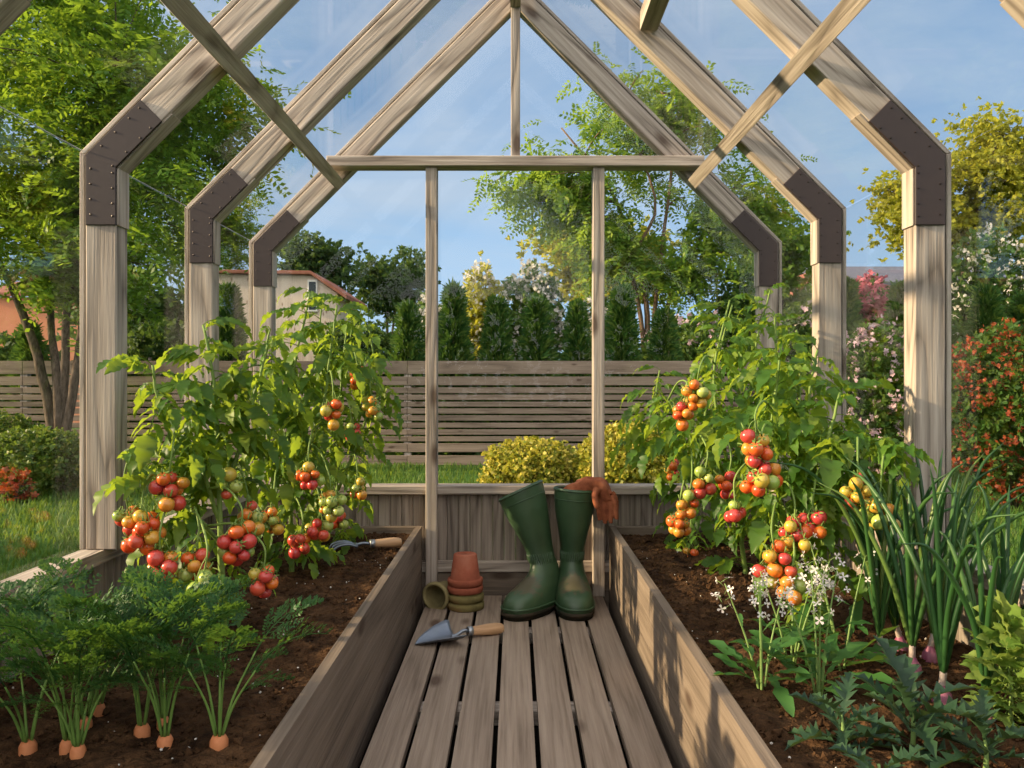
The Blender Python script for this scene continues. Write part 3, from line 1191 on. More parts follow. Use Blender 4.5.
def tomato_mat(name, cols):
    m, N, L, out = new_mat(name)
    tc = N.new('ShaderNodeTexCoord')
    sp = N.new('ShaderNodeSeparateXYZ')
    L.new(tc.outputs['Object'], sp.inputs[0])
    oi = N.new('ShaderNodeObjectInfo')
    v = math_node(N, L, 'ADD', math_node(N, L, 'MULTIPLY', sp.outputs['Z'], 14.0), .5)
    v = math_node(N, L, 'ADD', v, math_node(N, L, 'MULTIPLY', math_node(N, L, 'SUBTRACT', oi.outputs['Random'], .5), .8))
    v = math_node(N, L, 'ADD', v, math_node(N, L, 'MULTIPLY', math_node(N, L, 'SUBTRACT', noise_node(N, L, tc.outputs['Object'], 50, 2), .5), .5))
    cr = ramp_node(N, cols)
    L.new(v, cr.inputs['Fac'])
    b = principled(N, .28, .5)
    b.inputs['Coat Weight'].default_value = .15
    b.inputs['Subsurface Weight'].default_value = .12
    b.inputs['Subsurface Radius'].default_value = (.01, .004, .002)
    L.new(cr.outputs['Color'], b.inputs['Base Color'])
    L.new(b.outputs[0], out.inputs['Surface'])
    return m


TOM_M = {
    'ripe': tomato_mat('ripe_tomato', [(.58, .095, .040), (.52, .055, .040), (.44, .040, .040)]),
    'orange': tomato_mat('orange_tomato', [(.60, .060, .016), (.66, .16, .020), (.62, .28, .035)]),
    'turning': tomato_mat('turning_tomato', [(.62, .16, .025), (.56, .33, .040), (.42, .38, .065)]),
    'green': tomato_mat('unripe_tomato', [(.20, .32, .050), (.34, .42, .085), (.42, .46, .12)]),
}
TOM_LBL = {'ripe': 'ripe red tomato', 'orange': 'orange tomato, nearly ripe', 'turning': 'yellow tomato turning red', 'green': 'unripe green tomato'}


def tomato_mesh(kind):
    g = Geo()
    n = 12
    pr = []
    for i in range(n + 1):
        a = -PI / 2 + PI * i / n
        pr.append((max(.0002, math.cos(a)) * 1.0, math.sin(a) * .93 - (.09 * math.exp(-((PI / 2 - a) / .3) ** 2))))
    lathe(g, [(r * .0152, z * .0152) for r, z in pr], 18)
    me = g.mesh('tomato_' + kind)
    me.materials.append(TOM_M[kind])
    return me


TOM_ME = {k_: tomato_mesh(k_) for k_ in TOM_M}
g = Geo()
for i in range(5):
    a = i * 2 * PI / 5
    V, F = leaflet(.014, .0027, SIMPLE, .1, -.18)
    R = np.array(Matrix.Rotation(a, 3, 'Z'))
    g.add((V + [.001, 0, 0]) @ R.T + [0, 0, .0124], F)
tube(g, [(0, 0, .015), (.001, 0, .021), (.004, 0, .028)], [.0022, .0016, .0014], 5)
CALYX = g.mesh('calyx')
CALYX.materials.append(TOM_STEM)


def truss_layout(c, n, seed, sx=.028, sz=.042):
    r = np.random.default_rng(seed)
    P = r.normal(size=(n, 3)) * [sx, sx * .8, sz]
    rad = .0152 * r.uniform(.82, 1.12, n)
    for _ in range(160):
        for i in range(n):
            P[i] *= .985
            for j in range(i):
                d = P[i] - P[j]
                l = np.linalg.norm(d) + 1e-9
                m = rad[i] + rad[j] + .0006
                if l < m:
                    q = d / l * (m - l) * .5
                    P[i] += q
                    P[j] -= q
    return P + np.array(c), rad


PLANT_T = []


def tomato_plant(txt, base, stems, nleaf, trusses, seed, lo=.16, leafscale=.80):
    """stems: pixel paths [(px, py, d), ...] from the base; trusses: (px, py, d, count, ripeness weights)"""
    r = np.random.default_rng(seed)
    bx, by = base
    root = thing('tomato_plant', txt, 'tomato plant', (bx, by, SOIL_Z), group='tomato plants in the beds')
    b0 = np.array([bx, by, SOIL_Z - .012])
    paths = []
    g = Geo()
    for si, st in enumerate(stems):
        pts = [np.array(at(*p)) for p in st]
        if si == 0 or st[0][1] > 900:
            pts = [b0] + pts
        path = smooth_path(pts, 34)
        path[1:, :2] += np.cumsum(r.normal(0, .0016, (33, 2)), 0) * .6
        paths.append(path)
        tube(g, path, np.linspace(.0085 if si == 0 else .0055, .0028, 34), 7)
    allp = np.concatenate(paths)
    link('stem', g, TOM_STEM, root)
    g = Geo()
    for pi, path in enumerate(paths):
        ln = np.sum(np.linalg.norm(np.diff(path, axis=0), axis=1))
        m = int(nleaf[pi] * 2.7)
        ts = np.linspace(lo if pi == 0 else .12, 1.0, m)
        ph = r.uniform(0, 6)
        for q, t in enumerate(ts):
            i = min(33, int(t * 33))
            p = path[i]
            a = ph + q * 2.4 + r.uniform(-.5, .5)
            pit = r.uniform(.05, .65) if t < .9 else r.uniform(.5, 1.1)
            x = np.array([math.cos(a) * math.cos(pit), math.sin(a) * math.cos(pit), math.sin(pit)])
            sc_ = leafscale * (r.uniform(.72, 1.12) if t < .88 else r.uniform(.42, .8))
            T = TOM_T[r.integers(len(TOM_T))]
            for _ in range(30):
                tip = p + x * .25 * sc_
                if tip[1] < 2.93 and abs(tip[0] + x[0] * .05) < .915:
                    break
                a = r.uniform(0, 6.283)
                x = np.array([math.cos(a) * math.cos(pit), math.sin(a) * math.cos(pit), math.sin(pit)])
            mid = p + x * .11 * sc_ - [0, 0, .02]
            hx, hy = VPX + FOC * mid[0] / mid[1], VPY - FOC * (mid[2] - EYE) / mid[1]
            if any(mid[1] < td + .03 and abs(hx - tx) < 30 and -46 < hy - ty < 34 for tx, ty, td, _n, _w in trusses):
                continue
            R = frames([x], [(r.uniform(-.35, .35), r.uniform(-.35, .35), 1)], [sc_])
            inst(g, T, R, [p])
    link('foliage', g, TOM_LEAF, root)
    for ti, (px, py, d, n, wts) in enumerate(trusses):
        n = int(n * 1.3 + .6)
        c = np.array(at(px, py, d))
        P, rad = truss_layout(c, n, seed * 50 + ti)
        top = c + np.array([r.uniform(-.01, .01), 0, .075])
        dd = np.linalg.norm(allp - (top + [0, 0, .03]), axis=1)
        near = allp[int(np.argmin(dd))]
        g = Geo()
        spine = smooth_path([near, near * .45 + top * .55 + [0, 0, .025], top, c + [0, 0, .02], c - [0, 0, .03]], 22)
        tube(g, spine, np.linspace(.0030, .0014, 22), 6)
        for i in range(n):
            q = spine[12 + int(r.integers(0, 9))]
            tp = P[i] + [0, 0, rad[i] * .8]
            tube(g, smooth_path([q, (q + tp) / 2 + [0, 0, .006], tp], 6), .0011, 4)
        link('truss_stalk', g, TOM_STEM, root)
        ks = list(TOM_M)
        for i in range(n):
            # ripest fruit at the stem end, green ones at the tip
            kind = ks[int(r.choice(4, p=np.array(wts) / sum(wts)))]
            o = bpy.data.objects.new('tomato', TOM_ME[kind])
            COL.objects.link(o)
            o.parent = root
            o.location = Vector(P[i]) - Vector(ORG[root])
            s = rad[i] / .0152
            o.scale = (s, s, s * r.uniform(.95, 1.12))
            o.rotation_euler = (r.normal(0, .45), r.normal(0, .45), r.uniform(0, 6.28))
            o['label'] = TOM_LBL[kind]
            k2 = bpy.data.objects.new('calyx', CALYX)
            COL.objects.link(k2)
            k2.parent = o
    return root


RED, MIX, GRN, ORG_ = (6, 3, 1.5, .6), (3, 3, 3, 2), (1, 1.5, 3, 4), (2, 5, 3, 1)
# carrot bed
tomato_plant('tomato plant full of red fruit, nearest the carrots', (-.655, 1.80),
             [[(222, 560, 1.80), (218, 470, 1.80), (216, 400, 1.82), (205, 325, 1.83)],
              [(219, 520, 1.80), (200, 470, 1.76), (165, 420, 1.74), (150, 365, 1.74)],
              [(222, 545, 1.80), (190, 510, 1.72), (160, 480, 1.70), (128, 460, 1.69)],
              [(221, 500, 1.80), (243, 440, 1.84), (262, 380, 1.86), (268, 345, 1.86)]], [20, 10, 8, 9],
             [(168, 490, 1.66, 8, RED), (144, 532, 1.63, 8, ORG_), (196, 565, 1.66, 7, RED), (160, 566, 1.62, 7, RED), (238, 545, 1.70, 11, RED), (264, 580, 1.70, 6, RED), (128, 520, 1.68, 4, RED), (204, 585, 1.60, 4, MIX), (228, 482, 1.76, 3, RED), (250, 520, 1.82, 6, MIX)], 3)
tomato_plant('tall tomato plant between the other two in the carrot bed', (-.665, 2.38),
             [[(292, 540, 2.38), (291, 460, 2.38), (296, 380, 2.38), (312, 292, 2.38)],
              [(291, 500, 2.38), (270, 440, 2.36), (262, 380, 2.36), (272, 330, 2.36)],
              [(291, 480, 2.38), (318, 420, 2.34), (330, 350, 2.34), (336, 305, 2.34)]], [20, 11, 11],
             [(333, 412, 2.24, 5, ORG_), (310, 478, 2.22, 6, RED), (330, 505, 2.24, 8, GRN), (318, 530, 2.24, 6, MIX), (270, 520, 2.18, 6, MIX), (300, 545, 2.22, 5, RED)], 5)
tomato_plant('tomato plant by the end wall in the carrot bed, near the weeding fork', (-.625, 2.72),
             [[(338, 530, 2.72), (340, 460, 2.72), (345, 380, 2.72), (352, 305, 2.72)],
              [(338, 490, 2.72), (362, 430, 2.74), (374, 380, 2.74), (372, 330, 2.74)],
              [(338, 470, 2.72), (320, 420, 2.72), (318, 370, 2.72), (322, 300, 2.72)]], [18, 11, 9],
             [(358, 378, 2.62, 6, ORG_), (372, 408, 2.62, 7, GRN), (352, 432, 2.62, 5, RED), (358, 490, 2.60, 4, MIX), (338, 520, 2.60, 5, MIX)], 7)
# onion bed
tomato_plant('tomato plant nearest the onions, a long bare stem at its side', (.685, 1.80),
             [[(822, 560, 1.80), (820, 500, 1.78), (826, 440, 1.78), (838, 392, 1.78)],
              [(818, 560, 1.80), (780, 500, 1.80), (770, 430, 1.82), (778, 360, 1.82)],
              [(822, 520, 1.80), (850, 450, 1.74), (872, 440, 1.72), (890, 452, 1.70)],
              [(820, 540, 1.80), (800, 470, 1.88), (808, 400, 1.9), (815, 350, 1.9)]], [12, 13, 7, 10],
             [(757, 450, 1.66, 7, RED), (762, 478, 1.66, 8, MIX), (795, 535, 1.66, 8, MIX), (776, 566, 1.64, 8, MIX), (858, 494, 1.64, 7, ORG_), (880, 515, 1.62, 6, MIX), (812, 524, 1.66, 4, RED), (790, 588, 1.62, 3, GRN), (735, 512, 1.72, 3, RED)], 11)
tomato_plant('tomato plant between the other two in the onion bed', (.675, 2.36),
             [[(742, 560, 2.36), (732, 500, 2.34), (718, 430, 2.30), (712, 370, 2.30), (728, 300, 2.32)],
              [(738, 540, 2.36), (765, 450, 2.36), (775, 380, 2.36), (772, 312, 2.36)],
              [(736, 500, 2.36), (700, 450, 2.30), (680, 420, 2.28), (668, 400, 2.28)],
              [(736, 520, 2.36), (790, 430, 2.40), (800, 380, 2.42), (796, 330, 2.42)]], [17, 13, 8, 9],
             [(697, 394, 2.10, 6, ORG_), (684, 412, 2.12, 6, ORG_), (705, 480, 2.12, 4, RED), (690, 502, 2.12, 5, MIX), (680, 524, 2.12, 6, ORG_), (728, 486, 2.14, 5, RED)], 13)
tomato_plant('tomato plant by the end wall in the onion bed, behind the boots', (.625, 2.72),
             [[(694, 530, 2.72), (700, 460, 2.72), (715, 380, 2.72), (735, 305, 2.72)],
              [(694, 500, 2.72), (668, 450, 2.74), (655, 410, 2.74), (660, 370, 2.74)],
              [(694, 480, 2.72), (740, 420, 2.72), (755, 340, 2.72), (770, 290, 2.72)]], [17, 10, 10],
             [(672, 470, 2.62, 4, MIX), (740, 420, 2.64, 4, ORG_), (690, 556, 2.60, 4, MIX)], 17)

# ------------------------------------------------------------------ carrots
CARROT = noisy('carrot_root', [(.46, .15, .055), (.60, .24, .10)], 30, .6, .3, 0, .3, 120)
CAR_STEM = noisy('carrot_stalk', [(.10, .19, .035), (.17, .28, .06)], 12, .55, .3, 0, 0)
CAR_LEAF = leafmat('carrot_leaf', [(.016, .066, .017), (.030, .100, .022), (.05, .135, .027)], .33, (.22, .36, .03), .5, .25)


def feather(seed):
    """finely cut carrot leaf, length 1 along x"""
    r = np.random.default_rng(seed)
    g = Geo()

    def P(t):
        return np.array([t - .12 * t * t, 0, .10 * math.sin(t * 2.2) - .34 * t * t])
    tube(g, [P(t) for t in np.linspace(0, 1, 7)], np.linspace(.011, .004, 7), 4, cap=False)
    for q, t in enumerate(np.linspace(.16, .97, 11)):
        for sd in (-1, 1):
            l2 = (.36 * (1 - t) ** .75 + .05) * r.uniform(.85, 1.15)
            a = r.uniform(.75, 1.1)
            dx = np.array([math.cos(a), sd * math.sin(a), r.uniform(-.32, .22)])
            p0 = P(t)
            e = p0 + dx * l2
            w = .006
            g.add([p0 + [w, 0, 0], p0 - [w, 0, 0], e], np.array([(0, 1, 2)]))
            for u in np.linspace(.25, 1.0, 6):
                for s2 in (-1, 1):
                    b = a + s2 * r.uniform(.5, .9)
                    d3 = np.array([math.cos(b), sd * math.sin(b), r.uniform(-.3, .3)])
                    l3 = (.11 * (1.1 - u * .6) * (.6 + l2)) * r.uniform(.8, 1.2)
                    p = p0 + dx * l2 * u
                    nrm = np.array([-d3[1], d3[0], r.uniform(-.4, .4)])
                    g.add([p, p + d3 * l3 * .5 + nrm * .0145, p + d3 * l3, p + d3 * l3 * .5 - nrm * .0145], np.array([(0, 1, 2, 3)]))
    return Tmpl(g)


FEATH = [feather(70 + i) for i in range(5)]


def carrot(txt, px, py, h, n, seed, spread=.38, r0=.0125):
    r = np.random.default_rng(seed)
    d = (EYE - SOIL_Z) * FOC / (py - VPY)
    x = (px - VPX) / FOC * d
    z = soil_h(x, d)
    root = thing('carrot', txt, 'carrot', (x, d, z), group='carrots in the soil', local=True)
    g = Geo()
    lathe(g, [(.0005, .0185), (r0 * .35, .0190), (r0 * .72, .0175), (r0 * .97, .011), (r0, .004), (r0 * .97, -.012), (r0 * .6, -.06), (.001, -.09)], 16)
    link('root', g, CARROT, root)
    gs, gl = Geo(), Geo()
    for i in range(n):
        a = i * 2 * PI / n + r.uniform(-.4, .4)
        k_ = spread * r.uniform(.45, 1.25)
        hh = .86 * h * r.uniform(.72, 1.05)
        ca, sa = math.cos(a), math.sin(a)
        p0 = np.array([ca * .0045, sa * .0045, .016])
        p1 = p0 + [ca * hh * k_ * .22, sa * hh * k_ * .22, hh * .30]
        p2 = p0 + [ca * hh * k_ * .62, sa * hh * k_ * .62, hh * .62]
        pth = smooth_path([p0, p1, p2], 10)
        tube(gs, pth, np.linspace(.0026, .0013, 10), 6)
        dx = pth[-1] - pth[-2]
        L_ = hh * r.uniform(.62, .85)
        R = frames([dx / np.linalg.norm(dx) + [ca * .35, sa * .35, 0]], [(-ca * .6 + r.normal(0, .2), -sa * .6 + r.normal(0, .2), 1)], [L_])
        inst(gl, FEATH[r.integers(5)], R, [pth[-1]])
        # a low side frond
        R = frames([dx / np.linalg.norm(dx) * .4 + [ca * .5 + r.normal(0, .5), sa * .5 + r.normal(0, .5), .2]], [(0, 0, 1)], [L_ * .62])
        inst(gl, FEATH[r.integers(5)], R, [pth[6]])
    st = link('stalks', gs, CAR_STEM, root)
    link('leaves', gl, CAR_LEAF, root)
    return root


for a in (('carrot standing alone at the end of the row, nearest the walkway board', 219, 745, .25, 6, 1, .42, .0140),
          ('front carrot of the middle trio in the carrot bed', 165, 743, .25, 6, 2, .40, .0125),
          ('carrot at the left of the middle trio in the carrot bed', 142, 734, .25, 5, 3, .36, .0125),
          ('small half hidden carrot at the back of the middle trio in the carrot bed', 163, 724, .24, 5, 4, .34, .0100),
          ('front carrot of the touching pair', 78, 757, .25, 6, 5, .40, .0115),
          ('rear carrot of the touching pair', 68, 751, .25, 6, 6, .44, .0120),
          ('carrot just behind the touching pair', 86, 724, .26, 5, 7, .36, .0100),
          ('carrot farthest back in the carrot bed, behind the touching pair', 99, 713, .26, 5, 8, .36, .0100),
          ('carrot by itself between the touching pair and the picture edge', 28, 749, .26, 5, 9, .40, .0130)):
    carrot(*a)
carrot('carrot at the edge of the picture, leaves reaching in', -22, 735, .27, 6, 10, .5, .012)

# ------------------------------------------------------------------ rocket in flower
ROCK_LEAF = leafmat('rocket_leaf', [(.028, .095, .022), (.045, .135, .03), (.075, .175, .04)], .35, (.30, .45, .05), .45, .3)
ROCK_STEM = noisy('rocket_stem', [(.12, .20, .05), (.20, .30, .09)], 12, .55, .3, 0, 0)
PETAL = leafmat('white_petal', [(.62, .58, .55), (.72, .69, .64), (.60, .52, .54)], .3, (.7, .68, .6), .6, .2)
LOBED = [(0, .07), (.18, .09), (.26, .34), (.33, .20), (.42, .58), (.50, .36), (.58, .92), (.68, .80), (.80, .86), (.92, .52), (1.0, .05)]
g = Geo()
g.add(*leaflet(1.0, .135, LOBED, .25, .42, .25, .3))
ROCK_T = [Tmpl(g)]
g = Geo()
g.add(*leaflet(1.0, .115, LOBED, .35, .15, -.4, .3))
ROCK_T.append(Tmpl(g))
g = Geo()
for i in range(4):
    V, F = leaflet(1.0, .30, [(0, .15), (.4, .55), (.7, 1.0), (.92, .8), (1.0, .3)], .1, -.1)
    g.add(V @ np.array(Matrix.Rotation(i * PI / 2 + .2, 3, 'Z')).T, F)
FLOWER4 = Tmpl(g)


def rocket(txt, px, py, h, nst, nlf, seed):
    r = np.random.default_rng(seed)
    d = (EYE - SOIL_Z) * FOC / (py - VPY)
    x = (px - VPX) / FOC * d
    root = thing('rocket_plant', txt, 'salad plant', (x, d, soil_h(x, d)), group='flowering rocket plants', local=True)
    gs, gl, gf = Geo(), Geo(), Geo()
    for i in range(nlf):
        a = i * 2.4 + r.uniform(-.3, .3)
        pit = r.uniform(.15, .95)
        X = np.array([math.cos(a) * math.cos(pit), math.sin(a) * math.cos(pit), math.sin(pit)])
        inst(gl, ROCK_T[i % 2], frames([X], [(0, 0, 1)], [h * r.uniform(.38, .62)]), [np.array([X[0] * .006, X[1] * .006, r.uniform(.0, .05)])])
    for i in range(nst):
        a = i * 2 * PI / nst + r.uniform(-.5, .5)
        k_ = r.uniform(.12, .42)
        hh = h * r.uniform(.78, 1.08)
        ca, sa = math.cos(a), math.sin(a)
        pth = smooth_path([(ca * .004, sa * .004, -.008), (ca * hh * k_ * .4, sa * hh * k_ * .4, hh * .45), (ca * hh * k_, sa * hh * k_, hh)], 16)
        tube(gs, pth, np.linspace(.0028, .0010, 16), 6)
        for q in range(4):
            p = pth[3 + 2 * q]
            b = r.uniform(0, 6.28)
            inst(gl, ROCK_T[q % 2], frames([(math.cos(b), math.sin(b), r.uniform(.2, .8))], [(0, 0, 1)], [h * r.uniform(.16, .3)]), [p])
        for q in range(9):
            p = pth[15] + np.array([0, 0, -.042 * hh / .2 * q / 6]) + r.normal(0, .003, 3)
            b = q * 2.4
            e = p + np.array([math.cos(b) * .014, math.sin(b) * .014, .008])
            tube(gs, [p, (p + e) / 2 + [0, 0, .001], e], .0006, 3)
            X = unit(1)[0]
            inst(gf, FLOWER4, frames([X], [(math.cos(b) * .8, math.sin(b) * .8 - .4, .6)], [.0078 * r.uniform(.8, 1.15)]), [e])
    link('stalks', gs, ROCK_STEM, root)
    link('leaves', gl, ROCK_LEAF, root)
    o = link('blossoms', gf, PETAL, root)
    o['label'] = 'small white four petalled flowers'
    return root


rocket('white flowering rocket plant nearest the walkway board', 762, 690, .20, 4, 11, 1)
rocket('white flowering rocket plant nearest the viewer, its stem bare at the foot', 819, 696, .23, 4, 12, 2)
rocket('white flowering rocket plant behind the other two, below hanging tomatoes', 791, 668, .21, 4, 9, 3)
rocket('white flowering rocket plant beside the onions', 842, 668, .25, 3, 8, 4)

# ------------------------------------------------------------------ onions
ONION = noisy('onion_skin', [(.16, .035, .075), (.28, .075, .14), (.40, .19, .24)], 14, .4, .4, 0, .2, 60, None, (1, 1, .3))
ON_NECK = noisy('onion_neck', [(.30, .22, .20), (.42, .36, .30)], 20, .6, .3, 0, .1)
ON_LEAF = leafmat('onion_leaf', [(.020, .070, .022), (.035, .105, .028), (.065, .15, .035), (.20, .26, .05)], .25, (.3, .42, .04), .38, .4, [0, .4, .8, 1])


def onion(txt, px, py, h, n, seed, lean=(0, 0), r0=.017):
    r = np.random.default_rng(seed)
    d = (EYE - SOIL_Z) * FOC / (py - VPY)
    x = (px - VPX) / FOC * d
    root = thing('onion', txt, 'onion', (x, d, soil_h(x, d)), group='red onions in the soil', local=True)
    g = Geo()
    lathe(g, [(.001, -.016), (r0 * .6, -.012), (r0 * .95, -.003), (r0, .006), (r0 * .88, .015), (r0 * .55, .023), (r0 * .36, .030)], 18)
    b = link('bulb', g, ONION, root)
    b['label'] = 'purple onion bulb'
    g = Geo()
    nk = smooth_path([(0, 0, .022), (lean[0] * .02, lean[1] * .02, .038), (lean[0] * .04, lean[1] * .04, .052)], 8)
    tube(g, nk, np.linspace(.0062, .0060, 8), 10)
    link('neck', g, ON_NECK, root)
    g = Geo()
    n += 3
    h *= 1.12
    for i in range(n):
        a = i * 2 * PI / n + r.uniform(-.4, .4)
        sp_ = r.uniform(.06, .50)
        hh = h * r.uniform(.72, 1.05)
        ca, sa = math.cos(a) * sp_ + lean[0], math.sin(a) * sp_ + lean[1]
        p0 = nk[-1] - [0, 0, .012]
        bend = r.uniform(.8, 1.6)
        pth = smooth_path([p0, p0 + [ca * hh * .25, sa * hh * .25, hh * .42], p0 + [ca * hh * .62 * bend, sa * hh * .62 * bend, hh * .80], p0 + [ca * hh * bend, sa * hh * bend, hh * (1.05 - .12 * bend)]], 16)
        tube(g, pth, np.interp(np.linspace(0, 1, 16), [0, .2, .6, 1], [.0034, .0052, .0042, .0004]), 7)
    link('leaves', g, ON_LEAF, root)
    return root


for a in (('red onion nearest the rocket plants, bulb showing under drooping leaves', 881, 661, .36, 7, 1, (-.06, .05), .0175),
          ('red onion at the back of the cluster, bulb hidden behind two others', 900, 650, .36, 6, 2, (-.22, 0), .016),
          ('red onion in the middle of the cluster with the tallest leaves', 912, 676, .37, 7, 3, (.02, 0), .0175),
          ('red onion at the wall side of the cluster, leaves bent outward', 930, 660, .36, 7, 4, (.22, .05), .016),
          ('red onion in front of the cluster, a bare bulb on the soil', 942, 701, .35, 6, 5, (.06, 0), .0170),
          ('red onion between the bright parsley and the side wall', 1004, 690, .33, 6, 6, (.05, 0), .0175),
          ('red onion half hidden under the bright parsley', 985, 718, .30, 5, 7, (.02, .02), .016)):
    onion(*a)

# ------------------------------------------------------------------ cut-leaved greens
ARTI_LEAF = leafmat('grey_green_leaf', [(.009, .029, .016), (.016, .045, .022), (.032, .072, .029)], .2, (.20, .30, .07), .5, .3)
PARS_LEAF = leafmat('bright_parsley_leaf', [(.10, .20, .035), (.17, .28, .055), (.28, .36, .09)], .4, (.45, .55, .08), .5, .3)
CUT = [(0, .08), (.10, .14), (.17, .62), (.22, .16), (.30, .86), (.36, .22), (.45, 1.0), (.51, .26), (.60, .92), (.66, .26), (.74, .70), (.80, .26), (.88, .42), (.94, .16), (1.0, .02)]
ART_T = []
for i in range(3):
    g = Geo()
    V, F = leaflet(1.0, .24, CUT, .35 + .1 * i, .30 + .2 * i, .3 * (i - 1), .35)
    m_ = np.arange(len(V))
    # lobes sweep towards the tip
    V[:, 0] += np.abs(V[:, 1]) * .55
    g.add(V, F)
    ART_T.append(Tmpl(g))
g = Geo()
for i in range(5):
    a = (i - 2) * .62
    V, F = leaflet(.62 if i != 2 else .72, .165, [(0, .1), (.25, .5), (.42, 1.0), (.5, .62), (.66, .85), (.74, .5), (.88, .45), (1, .03)], .25, .25, 0, .4)
    g.add(V @ np.array(Matrix.Rotation(a, 3, 'Z')).T + [.25, 0, 0], F)
tube(g, [(-.5, 0, -.1), (-.1, 0, .0), (.27, 0, 0)], .012, 4)
PARS_T = Tmpl(g)


def greens(name, txt, cat, px, py, h, n, seed, T, mat, lo=.1, hi=1.1, group=None, ls=1.0):
    r = np.random.default_rng(seed)
    d = (EYE - SOIL_Z) * FOC / (py - VPY)
    x = (px - VPX) / FOC * d
    root = thing(name, txt, cat, (x, d, soil_h(x, d)), group=group, local=True)
    gl, gs = Geo(), Geo()
    tube(gs, smooth_path([(0, 0, -.01), (.002, 0, h * .25), (0, .004, h * .55)], 8), np.linspace(.005, .002, 8), 6)
    for i in range(n):
        a = i * 2.4 + r.uniform(-.3, .3)
        u = i / n
        pit = lo + (hi - lo) * u + r.uniform(-.15, .15)
        X = np.array([math.cos(a) * math.cos(pit), math.sin(a) * math.cos(pit), math.sin(pit)])
        t = T[r.integers(len(T))]
        inst(gl, t, frames([X], [(-X[0] * .3, -X[1] * .3, 1)], [h * ls * r.uniform(.62, .9)]), [np.array([X[0] * .006, X[1] * .006, h * (.5 if ls == 1 else .85) * u])])
    link('stalk', gs, ROCK_STEM, root)
    link('leaves', gl, mat, root)
    return root


GG = 'grey green cut-leaved plants'
greens('artichoke_seedling', 'grey green cut-leaved plant nearest the walkway board, in shade', 'leafy plant', 842, 752, .095, 13, 1, ART_T, ARTI_LEAF, .1, 1.2, GG)
greens('artichoke_seedling', 'tall grey green cut-leaved plant in front of the bare onion bulbs', 'leafy plant', 912, 748, .125, 15, 2, ART_T, ARTI_LEAF, .2, 1.35, GG)
greens('artichoke_seedling', 'grey green cut-leaved plant at the bottom edge, below the bright parsley', 'leafy plant', 985, 772, .10, 13, 3, ART_T, ARTI_LEAF, .1, 1.2, GG)
greens('artichoke_seedling', 'low grey green cut-leaved plant half outside the bottom of the picture', 'leafy plant', 880, 806, .09, 11, 4, ART_T, ARTI_LEAF, .0, 1.1, GG)
greens('parsley_plant', 'bright yellow green parsley plant lit by the sun beside the side wall', 'leafy plant', 1010, 724, .18, 34, 5, [PARS_T], PARS_LEAF, .1, 1.3, None, .56)
# ------------------------------------------------------------------ garden outside
def gz(py):
    """distance of the lawn point seen at pixel row py"""
    return (EYE - GROUND_Z) * FOC / (py - VPY)


def gx_(px, d):
    return (px - VPX) / FOC * d


# fence of twelve horizontal slats
FD = 10.0
fe = thing('slat_fence', 'brown horizontal slat fence across the back of the garden', 'fence', (0, FD, GROUND_Z))
rows = [(361, 374), (376.6, 385.3), (387.3, 393.3), (394.7, 400), (401.7, 406.7), (408.3, 413.7), (415.3, 420.7), (422.7, 427.7), (429.3, 434.7), (436.3, 441.3), (443.3, 452), (455.3, 465)]
xs = [-9.6, -7.2, -4.8, -2.4, 0, 2.4, 4.8, 7.2, 9.6]
xs = [x + 1.05 for x in xs]
for i in range(len(xs) - 1):
    g = Geo()
    for a, b in rows:
        z1, z0 = EYE + (VPY - a) / FOC * FD, EYE + (VPY - b) / FOC * FD
        box(g, (xs[i] + .002, FD - .024, z0), (xs[i + 1] - .002, FD, z1), .004)
    link('slat_panel', g, WFENCE, fe, smooth=False)
for x in xs:
    g = Geo()
    box(g, (x - .045, FD + .002, GROUND_Z - .02), (x + .045, FD + .09, EYE + .25), .004)
    link('fence_post', g, W['z'], fe, smooth=False)

# lawn blades
GRASS = leafmat('grass_blade', [(.030, .085, .012), (.05, .125, .018), (.085, .165, .028), (.15, .20, .045)], .35, (.28, .38, .04), .6, .2, [0, .4, .8, 1])
g = Geo()
parts = []
for (x0, x1, y0, y1, n) in ((-6.5, -1.15, 2.2, 9.9, 42000), (1.15, 6.5, 2.2, 9.9, 42000), (-3.0, 3.0, 3.4, 9.9, 26000)):
    y = y0 + (y1 - y0) * rng.uniform(0, 1, n) ** 1.25
    x = rng.uniform(x0, x1, n)
    parts.append(np.stack([x, y, np.full(n, GROUND_Z)], 1))
P = np.concatenate(parts)
P = P[np.abs(P[:, 0]) < P[:, 1] * .78 + .3]
K = len(P)
t = Geo().add([(0, -.5, 0), (0, .5, 0), (.35, 0, .62), (.62, .05, 1.0)], np.array([(0, 1, 2), ]), )
t = Geo().add([(0, -.10, 0), (0, .10, 0), (.16, .07, .6), (.16, -.07, .6), (.42, 0, 1.0)], np.array([(0, 1, 2, 3)]), np.array([(3, 2, 4)]))
az = rng.uniform(0, 6.28, K)
R = frames(np.stack([np.cos(az), np.sin(az), np.zeros(K)], 1), np.tile([0, 0, 1.0], (K, 1)), rng.uniform(.03, .075, K))
inst(g, Tmpl(t), R, P)
tag(link('lawn_grass', g, GRASS, org=(0, 4, GROUND_Z), smooth=False), 'short green grass of the lawn round the greenhouse', 'grass', kind='stuff')

